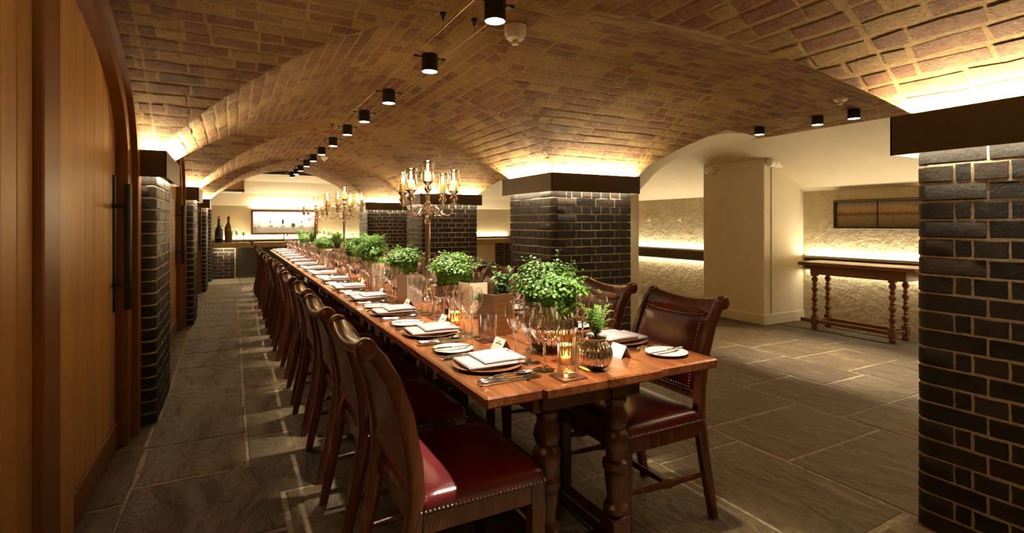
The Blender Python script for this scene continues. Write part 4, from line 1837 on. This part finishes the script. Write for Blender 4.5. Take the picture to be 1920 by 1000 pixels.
# menus: folded cards with printed lines
def menu(x, y, rz, lab):
    t = thing('menu_card', lab, 'menu', (x, y, TZ), rz, 'menus standing on the table')
    b = MB()
    h = .188
    b.box(0, .105, -.0006, .0006, 0, h)
    b.build('panel', M['menu'], t, 0)
    b = MB()
    b.add([(0, .0006, 0), (-.022, .10, 0), (-.022, .10, h), (0, .0006, h), (.0012, .0006, 0), (-.0208, .10, 0), (-.0208, .10, h), (.0012, .0006, h)], [(0, 1, 2, 3), (7, 6, 5, 4), (0, 4, 5, 1), (3, 2, 6, 7), (1, 5, 6, 2), (0, 3, 7, 4)])
    b.build('panel', M['menu'], t, 0)
    r = random.Random(int(y * 100))
    b = MB()
    for k, (zz, ln) in enumerate(((.160, .03), (.154, .022), (.136, .05), (.128, .062), (.110, .045), (.102, .066), (.084, .05), (.076, .058), (.058, .04), (.050, .064), (.034, .05), (.026, .04))):
        q = .0525 - ln / 2
        while q < .0525 + ln / 2 - .003:
            wl = r.uniform(.004, .011)
            b.add([(q, -.0009, zz), (min(q + wl, .0525 + ln / 2), -.0009, zz), (min(q + wl, .0525 + ln / 2), -.0009, zz + .0018), (q, -.0009, zz + .0018)], [(0, 1, 2, 3)])
            q += wl + .002
    tag(b.build('lettering', M['ink'], t, 0), kind='stuff')


menu(1.045, 2.135, .1, 'tall folded brown paper menu standing beside the first fern')
menu(.965, 3.20, .15, 'tall folded brown paper menu standing beside the second fern')
menu(1.0, 4.28, .1, 'tall folded brown paper menu standing between the third and fourth ferns')
menu(1.04, 7.05, .1, 'tall folded brown paper menu standing further down the table')
menu(1.135, 2.605, .05, 'tall folded paper menu on the pillar side behind the succulent')
menu(1.15, 4.06, .1, 'tall folded paper menu on the pillar side by the third fern')

# ---------------------------------------------------------------- candelabra
def candelabrum(x, y, rz, lab):
    S = M['copper_silver']
    t = thing('candelabrum', lab, 'candelabrum', (x, y, TZ), rz, 'silver candelabra on the table')
    b = MB()
    b.lathe([(.075, 0), (.078, .006), (.07, .014), (.045, .02), (.03, .035), (.022, .06), (.026, .07), (.02, .08)], 28)
    b.build('base', S, t, 60)
    b = MB()
    b.lathe([(.014, .08), (.0145, .2), (.0175, .50), (.020, .535), (.012, .545), (.012, .555)], 40, rib=(8, .06))
    b.build('pole', S, t, 60)
    b = MB()
    b.lathe([(.012, .553), (.022, .565), (.026, .58), (.018, .595), (.012, .61), (.020, .628), (.022, .64), (.012, .66), (.010, .68), (.016, .695), (.012, .708)], 24)
    b.build('hub', S, t, 60)

    def cup(px, py, z, part):
        b = MB()
        b.lathe([(.042, z), (.0425, z + .002), (.014, z + .007), (.012, z + .014), (.025, z + .032), (.027, z + .044), (.016, z + .062), (.021, z + .072), (.034, z + .084), (.035, z + .088), (.02, z + .088), (.0001, z + .086)], 24, (px, py, 0))
        c = b.build('candle_cup', S, part, 60)
        b = MB()
        zc_ = z + .0885
        b.lathe([(.0001, zc_), (.0215, zc_), (.0215, zc_ + .058), (.017, zc_ + .064), (.0001, zc_ + .061)], 16, (px, py, 0))
        b.build('candle', M['candle'], c, 60)
        b = MB()
        b.lathe([(.0006, zc_ + .062), (.0075, zc_ + .076), (.0066, zc_ + .09), (.0006, zc_ + .12)], 10, (px, py, 0))
        b.build('flame', M['flame'], c, 60)
        b = MB()
        b.lathe([(.036, zc_), (.043, zc_ + .018), (.044, zc_ + .04), (.038, zc_ + .075), (.037, zc_ + .10), (.0405, zc_ + .132), (.0410, zc_ + .134)], 24, (px, py, 0))
        b.build('glass_shade', M['shade_glass'], c, 60)
        l = bpy.data.lights.new('candle_glow', 'POINT')
        l.energy = E_CANDLE
        l.color = (1, .70, .34)
        l.shadow_soft_size = .008
        lo = bpy.data.objects.new('candle_glow', l)
        COL.objects.link(lo)
        lo.location = (x + math.cos(rz) * px - math.sin(rz) * py, y + math.sin(rz) * px + math.cos(rz) * py, TZ + zc_ + .126)
    cup(0, 0, .706, t)
    for k in range(4):
        a = PI / 4 + k * PI / 2
        ca, sa = math.cos(a), math.sin(a)
        path = [(.014, .60), (.035, .622), (.065, .622), (.09, .598), (.112, .574), (.15, .566), (.182, .582), (.197, .608), (.198, .637)]
        b = MB()
        b.tube([(r_ * ca, r_ * sa, z) for r_, z in path], [.006, .006, .0065, .0065, .0065, .006, .0055, .005, .005], 8)
        b.tube([(.062 * ca, .062 * sa, .622), (.048 * ca, .048 * sa, .598), (.06 * ca, .06 * sa, .580), (.075 * ca, .075 * sa, .590)], [.004, .004, .0035, .004], 6)
        b.tube([(.115 * ca, .115 * sa, .573), (.10 * ca, .10 * sa, .560), (.088 * ca, .088 * sa, .568)], [.004, .0035, .004], 6)
        arm = b.build('arm', S, t, 60)
        cup(.198 * ca, .198 * sa, .636, t)


candelabrum(1.155, 3.36, -.1, 'tall silver candelabrum with five glass-shaded candles, the one by the second pillar')
candelabrum(1.14, 6.22, .25, 'silver candelabrum with five candles, middle one of three along the table')
candelabrum(1.14, 8.58, .1, 'silver candelabrum with five candles, standing before the lit bottle case')

# ---------------------------------------------------------------- ceiling fittings
b = MB()
b.lathe([(.0001, -.03), (.046, -.03), (.0465, -.052), (.050, -.050), (.050, .05), (.046, .054), (.0001, .054)], 24)
body_me = b.mesh('housing', M['fixture'], 50)
b = MB()
b.lathe([(.0001, -.049), (.0465, -.0495)], 24)
lens_me = b.mesh('lens', M['lens'], 0)
b = MB()
arm_mes = []
for s in (-1, 1):
    b = MB()
    b.tube([(s * .045, 0, .035), (s * .098, 0, .035)], .004, 6)
    b.box(s * .09 - .012, s * .09 + .012, -.006, .006, .028, .042, .002)
    arm_mes.append(('arm', b.mesh('arm', M['fixture'], 30)))
spot_p = ('spotlight', [('housing', body_me), ('lens', lens_me)] + arm_mes)
for i, y in enumerate(SPOTS_MAIN):
    inst(spot_p, 'black cylinder spotlight on wires above the table, %s from near end' % ORD[i], 'spotlight', (XC + .02, y, SPOT_Z), 0, 'spotlights over the table')
for i, y in enumerate(SPOTS_AISLE):
    inst(spot_p, 'black cylinder spotlight in the side aisle, %s' % ('one below the smoke detector', 'middle one of three', 'one by the plaster arch')[i], 'spotlight', (XC2, y, SPOT_Z), 0, 'spotlights in the side aisle')
WIRE = plain('wire', (.55, .42, .28), .35, .8)
for cx, y0, y1, zz, lab in ((XC + .02, -.6, 12.0, SPOT_Z + .0446, 'pair of thin low-voltage wires stretched under the vault above the table'), (XC2, 1.3, 3.95, SPOT_Z + .0446, 'pair of thin wires stretched below the side aisle vault')):
    t = thing('cable_track', lab, 'cable', (cx, 0, zz))
    for s in (-1, 1):
        b = MB()
        n = 24
        b.tube([(s * .09, y0 + (y1 - y0) * i / n, 0.0) for i in range(n + 1)], .0018, 5)
        b.build('wire', WIRE, t)
    if cx < 2:
        for yy in (2.62, 6.1, 9.6):
            for s in (-1, 1):
                b = MB()
                b.tube([(s * .09, yy, .0), (s * .09, yy, .062)], .0016, 5)
                b.lathe([(.004, .045), (.007, .05), (.007, .062), (.016, .072), (.016, .085), (.0001, .085)], 12, (s * .09, yy, 0))
                b.build('hanger', M['fixture'], t)


def detector(x, y, z, lab, clear_ring=True):
    t = thing('smoke_detector', lab, 'smoke detector', (x, y, z), 0, 'smoke detectors under the vaults')
    b = MB()
    b.lathe([(.0001, -.022), (.060, -.020), (.062, -.014), (.062, .03), (.0001, .03)], 32)
    b.build('base', M['white'], t, 50)
    b = MB()
    b.lathe([(.0001, -.049), (.040, -.048), (.052, -.038), (.054, -.022)], 32)
    b.lathe([(.0001, -.074), (.019, -.073), (.020, -.068), (.017, -.066)], 20)
    b.build('cover', M['white'], t, 50)
    b = MB()
    for k in range(16):
        a = 2 * PI * k / 16
        b.box(.0165 * math.cos(a) - .0016, .0165 * math.cos(a) + .0016, .0165 * math.sin(a) - .0016, .0165 * math.sin(a) + .0016, -.068, -.048)
    b.lathe([(.011, -.068), (.011, -.048)], 12)
    o = b.build('sensor_cage', M['white'], t, 0)


detector(1.41, 2.60, 2.345, 'white round smoke detector over the near end of the table')
detector(1.33, 9.0, 2.36, 'small white smoke detector far down the vault above the table')
detector(4.50, 2.58, 2.335, 'white smoke detector over the side aisle next to the spotlights')

# ---------------------------------------------------------------- side table and picture
SX0, SX1, SYA, SYB = 6.05, 6.555, 2.74, 3.98
t = thing('side_table', 'old oak side table with bobbin-turned legs against the plaster wall', 'table', ((SX0 + SX1) / 2, (SYA + SYB) / 2, 0))
hx, hy = (SX1 - SX0) / 2, (SYB - SYA) / 2
W1 = wood('side_oak', (.10, .035, .012), (.17, .065, .022), (.25, .10, .036), 'y', .4, 7, .2)
b = MB()
b.box(-hx, hx, -hy, hy, .765, .805, .005)
b.build('tabletop', W1, t, 0)
b = MB()
b.box(-hx + .09, -hx + .115, -hy + .12, hy - .1, .655, .764, .003)
b.box(hx - .115, hx - .09, -hy + .12, hy - .1, .655, .764, .003)
b.box(-hx + .1, hx - .1, hy - .125, hy - .1, .655, .764, .003)
b.box(-hx + .1, hx - .1, -hy + .12, -hy + .145, .655, .764, .003)
b.build('apron', W1, t, 0)
b = MB()
b.lathe([(.026, 0), (.034, .012), (.034, .03), (.022, .05)], 12)
b.box(-.032, .032, -.032, .032, .05, .155, .004)
prof = [(.155, .022)]
for k in range(4):
    z = .165 + k * .118
    prof += [(z, .022), (z + .012, .033), (z + .024, .022), (z + .04, .02), (z + .062, .034), (z + .082, .037), (z + .10, .028), (z + .11, .02)]
b.lathe([(r_, z) for z, r_ in prof], 14)
b.box(-.032, .032, -.032, .032, .632, .655, .004)
lm = b.mesh('leg', W1)
for sx in (-hx + .12, hx - .12):
    for sy in (-hy + .26, hy - .14):
        obj('leg', lm, t, (sx, sy, 0))
b = MB()
for sx in (-hx + .12, hx - .12):
    b.box(sx - .018, sx + .018, -hy + .26, hy - .14 + (.17 if sx < 0 else 0), .075, .115, .004)
for sy in (-hy + .26, hy - .14):
    b.box(-hx + .12, hx - .12, sy - .018, sy + .018, .078, .112, .004)
b.build('stretcher', W1, t, 0)

tN = NT('marsh_painting')
tc = tN.n('ShaderNodeTexCoord')
sp = tN.n('ShaderNodeSeparateXYZ')
tN.l(tc.outputs['Generated'], sp.inputs[0])
f1 = tN.noise(tc.outputs['Object'], 9, 8, .75)
f2 = tN.noise(tc.outputs['Object'], 40, 4, .6)
h = tN.math('ADD', sp.outputs['Z'], tN.math('MULTIPLY', tN.math('SUBTRACT', f1, .5), .22))
col = tN.ramp(h, [(0, (.16, .11, .05)), (.18, (.27, .20, .10)), (.40, (.36, .28, .15)), (.47, (.22, .15, .07)), (.53, (.20, .11, .05)), (.60, (.52, .30, .13)), (.72, (.50, .36, .20)), (.88, (.36, .33, .26)), (1, (.28, .27, .24))])
col = tN.mix(tN.ramp(f2, [(.52, (0,) * 3), (.7, (.6,) * 3)]), col, (.08, .05, .02))
M['painting'] = tN.set(col, .55)
t = thing('framed_picture', 'long framed painting of a marsh landscape in two panels above the side table', 'picture', (XW - .001, 3.355, 1.20), 0)
for y0, y1 in ((-.465, -.002), (.002, .465)):
    b = MB()
    b.box(-.018, -.008, y0, y1, .025, .325)
    b.build('canvas', M['painting'], t, 0)
FR = plain('dark_frame', (.03, .016, .008), .35)
for nm, q in (('frame', (-.04, 0, -.495, -.465, 0, .35)), ('frame', (-.04, 0, .465, .495, 0, .35)), ('frame', (-.04, 0, -.465, .465, 0, .025)), ('frame', (-.04, 0, -.465, .465, .325, .35)), ('divider', (-.026, -.006, -.006, .006, .025, .325))):
    b = MB()
    b.box(*q, .003)
    b.build(nm, FR, t, 0)
b = MB()
b.box(-.043, -.0395, -.478, .478, .332, .338)
b.build('gilt_line', plain('gilt', (.6, .45, .22), .3, .8), t, 0)

# fittings on the cream pier
t = thing('emergency_light', 'white tubular emergency light on top of the cream pier', 'light', (6.0, 4.205, 2.015))
b = MB()
b.lathe([(.03, -.17), (.048, -.165), (.052, -.15), (.052, .15), (.048, .165), (.03, .17)], 20, axis='x')
b.build('housing', M['white'], t, 50)
b = MB()
b.lathe([(.0535, -.09), (.0535, -.085)], 20, axis='x')
b.lathe([(.0535, .085), (.0535, .09)], 20, axis='x')
b.box(-.06, .06, .0, .054, -.03, .03, .004)
b.build('bracket', plain('grey_clip', (.4, .36, .28), .5), t, 40)
b = MB()
b.tube([(5.95, 4.252, 2.0), (5.95, 4.252, 1.2), (5.95, 4.252, .0)], .007, 6)
for z in (.5, .95, 1.4, 1.75):
    b.box(5.938, 5.962, 4.243, 4.262, z, z + .015)
tag(b.build('cable_conduit', M['cream'], smooth=50), 'thin painted cable running down the cream pier from the light', 'cable')
b = MB()
b.lathe([(.0001, -.085), (.05, -.075), (.082, -.045), (.095, 0), (.088, 0), (.0001, -.02)], 24, (5.76, 5.04, 2.02))
tag(b.build('wall_uplighter', M['white'], smooth=50), 'white rounded bowl uplighter high on the cream pier', 'light')
for i, y in enumerate((7.13, 6.41)):
    t = thing('wall_peg', 'small white L-shaped wall peg in the alcove, %s' % ('one closer to the dark pillar', 'one closer to the cream pier')[i], 'peg', (XW, y, 1.35))
    b = MB()
    b.box(-.006, 0, -.025, .025, -.03, .035, .002)
    b.build('plate', M['white'], t, 0)
    b = MB()
    b.box(-.06, -.006, -.02, .02, -.03, -.018, .002)
    b.build('hook', M['white'], t, 0)

# ---------------------------------------------------------------- bar
CT = wood('bar_oak', (.20, .13, .05), (.30, .20, .08), (.38, .26, .12), 'x', .4, 6, .1)
t = thing('bar_counter', 'long bar counter with thick timber top, brick panel and dark doors, end wall', 'counter', (0, 13.55, 0))
b = MB()
b.box(-.395, 7.5, 0, .645, .71, .83, .005)
b.build('counter_top', CT, t, 0)
b = MB()
b.box(-.395, 7.5, .53, .648, .8305, .87, .003)
b.build('upstand', M['bronze'], t, 0)
b = MB()
b.box(-.395, 7.5, .07, .6, 0.005, .71)
b.build('carcass', M['mortar'], t, 0)
for x0, x1 in ((-.39, .05), (6.72, 7.0)):
    for c in range(9):
        x = x0
        first = True
        while x < x1 - .02:
            ln = .215
            if first and c % 2:
                ln = .1025
            first = False
            ln = min(ln, x1 - x)
            obj('brick', brick_mesh(ln, .06, False, prs.randrange(3)), t, (x, .062, .012 + c * .0765))
            x += ln + JT
DK = plain('dark_bar_door', (.035, .030, .018), .4)
for x0, x1 in ((.07, .60), (.62, 1.2), (1.22, 1.8), (1.82, 2.4), (2.42, 3.0), (7.02, 7.49)):
    b = MB()
    b.box(x0, x1, .045, .068, .04, .70, .003)
    d = b.build('door', DK, t, 0)
    b = MB()
    for q in ((x0, x0 + .05, .04, .70), (x1 - .05, x1, .04, .70), (x0 + .05, x1 - .05, .04, .09), (x0 + .05, x1 - .05, .65, .70)):
        b.box(q[0], q[1], .036, .046, q[2], q[3], .002)
    b.build('door_frame', DK, d, 0)


def bottle(name, prof, mat, lab, x, y, z, grp=None, extra=None):
    t = thing(name, lab, 'bottle', (x, y, z), 0, grp)
    b = MB()
    b.lathe(prof, 22)
    b.build('body', mat, t, 60)
    if extra:
        b = MB()
        b.lathe(extra[0], 20)
        b.build(extra[2], extra[1], t, 40)


CZ = .8308
bottle('demijohn', [(.0001, 0), (.075, 0), (.082, .02), (.082, .22), (.07, .30), (.035, .37), (.022, .40), (.02, .52), (.026, .53), (.026, .545), (.018, .545)], M['dark_glass'],
       'tall black glass bottle with pale mark, at the end of the bar', -.265, 13.72, CZ, None, ([(.0825, .10), (.083, .11), (.083, .13)], M['ink'], 'label'))
bottle('demijohn', [(.0001, 0), (.085, 0), (.10, .03), (.10, .30), (.08, .40), (.032, .45), (.03, .58), (.034, .59), (.034, .61), (.027, .61)], M['pale_glass'], 'large pale green glass bottle behind the black bottle on the bar', -.275, 13.94, CZ)
bottle('demijohn', [(.0001, 0), (.07, 0), (.078, .02), (.088, .25), (.085, .33), (.06, .40), (.034, .45), (.028, .56), (.032, .58), (.032, .60), (.02, .60)], M['amber_glass'], 'tall olive brown glass bottle beside the candles on the bar', -.07, 13.80, CZ)
b = MB()
b.lathe([(.045, 0), (.045, .006), (.008, .012), (.006, .03), (.006, .17), (.012, .18), (.032, .19), (.034, .196), (.0001, .196)], 18)
ho_me = b.mesh('holder', M['fixture'])
b = MB()
b.lathe([(.0001, .197), (.032, .197), (.032, .27), (.0001, .268)], 18)
cw_me = b.mesh('candle', M['candle'])
b = MB()
b.lathe([(.0006, .269), (.008, .282), (.007, .296), (.0008, .322)], 10)
cf_me = b.mesh('flame', M['flame'])
cs_p = ('candlestick', [('holder', ho_me), ('candle', cw_me, [('flame', cf_me)])])
for x, y, h_, lab in ((.10, 13.78, 1.0, 'pillar candle on a dark holder on the bar, one beside the olive bottle'), (.235, 13.76, .92, 'pillar candle on a dark holder on the bar, one towards the lit case'),
                      (2.03, 13.76, 1.02, 'pillar candle on dark holder past the lit case, taller of the pair'), (2.13, 13.73, .92, 'pillar candle on dark holder past the lit case, shorter of the pair')):
    inst(cs_p, lab, 'candle', (x, y, CZ), 0, 'candles on the bar', (1, 1, h_))
    l = bpy.data.lights.new('candle_glow', 'POINT')
    l.energy = E_CANDLE
    l.color = (1, .7, .34)
    l.shadow_soft_size = .02
    lo = bpy.data.objects.new('candle_glow', l)
    COL.objects.link(lo)
    lo.location = (x, y, CZ + .335 * h_)

# lit bottle case on the end wall
t = thing('display_case', 'wall case with brown frame and lit white inside holding bottles', 'case', (1.16, BACK - .005, 1.0))
w2, hh = .76, .60
FRM = wood('case_frame', (.10, .04, .015), (.16, .065, .022), (.22, .095, .035), 'x', .4, 6, .1)
for q in ((-w2, w2, -.16, 0, 0, .045), (-w2, w2, -.16, 0, hh - .035, hh), (-w2, -w2 + .045, -.16, 0, .046, hh - .036), (w2 - .045, w2, -.16, 0, .046, hh - .036)):
    b = MB()
    b.box(*q, .003)
    b.build('frame', FRM, t, 0)
b = MB()
b.box(-w2 + .045, w2 - .045, -.02, -.004, .046, hh - .036)
b.build('back_panel', plain('white_panel', (.85, .82, .72), .6), t, 0)
b = MB()
b.box(-w2 + .046, w2 - .046, -.13, -.021, .160, .166)
b.build('glass_shelf', M['glass'], t, 0)
for x in (-.66, -.2, .66):
    b = MB()
    b.box(x - .018, x + .018, -.15, -.13, .155, .172, .002)
    b.build('shelf_clip', M['bronze'], t, 0)
CL = clear('bottle_glass', (.80, .78, .66), 1.5, .03)
BR = plain('bottle_cap', (.10, .06, .03), .4)
for i, (x, kind, lab) in enumerate(((.583, 0, 'slim stoppered bottle at the door end of the lit shelf'), (.83, 1, 'round squat decanter bottle on the lit shelf, second along'), (1.107, 2, 'wide bottle with tall dark stopper, middle of the lit shelf'), (1.346, 3, 'square bottle with brown label on the lit shelf'), (1.54, 1, 'squat bottle at the candelabrum end of the lit shelf'))):
    prof = [[(.0001, 0), (.028, 0), (.03, .01), (.03, .05), (.012, .062), (.006, .07), (.005, .17)], [(.0001, 0), (.052, 0), (.057, .02), (.053, .055), (.022, .085), (.012, .095), (.012, .13)],
            [(.0001, 0), (.052, 0), (.057, .012), (.055, .05), (.03, .08), (.016, .095), (.015, .14)], [(.0001, 0), (.044, 0), (.046, .01), (.046, .11), (.02, .13), (.013, .14), (.013, .17)]][kind]
    ex = [([(.007, .165), (.008, .17), (.007, .185), (.0001, .186)], BR, 'stopper'), ([(.014, .128), (.016, .14), (.012, .165), (.0001, .166)], BR, 'stopper'), ([(.017, .10), (.024, .11), (.019, .215), (.0001, .216)], BR, 'stopper'),
          ([(.0465, .02), (.0468, .022), (.0468, .10), (.0465, .102)], plain('brown_label', (.24, .13, .06), .7), 'label')][kind]
    bottle('bottle', prof, CL, lab, x, BACK - .092, 1.1665, 'bottles in the lit case', ex)
# tap, vase with twigs, small box
b = MB()
b.tube([(0, 0, 0), (0, 0, .16), (.02, 0, .20), (.05, 0, .205), (.075, 0, .18), (.078, 0, .12)], .011, 8)
b.lathe([(.025, 0), (.025, .01), (.014, .02)], 14)
tag(b.build('swan_neck_tap', M['fixture'], smooth=50, loc=(1.12, 13.95, CZ)), 'dark swan neck tap on the bar under the lit case', 'tap')
t = thing('twig_vase', 'small glass of bare curly twigs on the bar past the candles', 'vase', (2.35, 13.72, CZ + .001))
b = MB()
b.lathe([(.0001, 0), (.03, 0), (.032, .01), (.034, .10)], 16)
b.build('glass', M['glass'], t, 60)
b = MB()
r = random.Random(4)
for k in range(12):
    a = r.uniform(0, 2 * PI)
    e = r.uniform(.08, .3)
    b.tube([(0, 0, .01), (math.cos(a) * .02, math.sin(a) * .02, .1), (math.cos(a) * e * .7, math.sin(a) * e * .5, .15 + r.uniform(0, .05)), (math.cos(a) * e, math.sin(a) * e * .6, .12 + r.uniform(0, .12))], [.003, .003, .002, .001], 5)
b.build('twigs', M['stem'], t, 50)
# air conditioning casing and emergency sign in the corner over the bar
t = thing('ceiling_unit', 'boxed timber casing with dark grille slot under the ceiling above the bar', 'air unit', (-.1, 13.7, 1.98))
b = MB()
b.box(-.32, .34, -.4, .45, .05, .42, .004)
b.build('casing', wood('casing_oak', (.16, .075, .028), (.22, .105, .04), (.28, .14, .055), 'x', .5, 5, .1), t, 0)
b = MB()
b.box(-.33, .35, -.41, .45, .012, .0495, .003)
b.build('grille', M['fixture'], t, 0)
b = MB()
b.box(-.25, .3, -.35, .3, 0, .0115)
b.build('outlet', M['white'], t, 0)
b = MB()
b.box(2.3, 2.55, 13.5, 13.62, 2.33, 2.42, .01)
tag(b.build('exit_light', M['white'], smooth=0), 'small white ceiling lamp box near the end wall above the pillar', 'light')
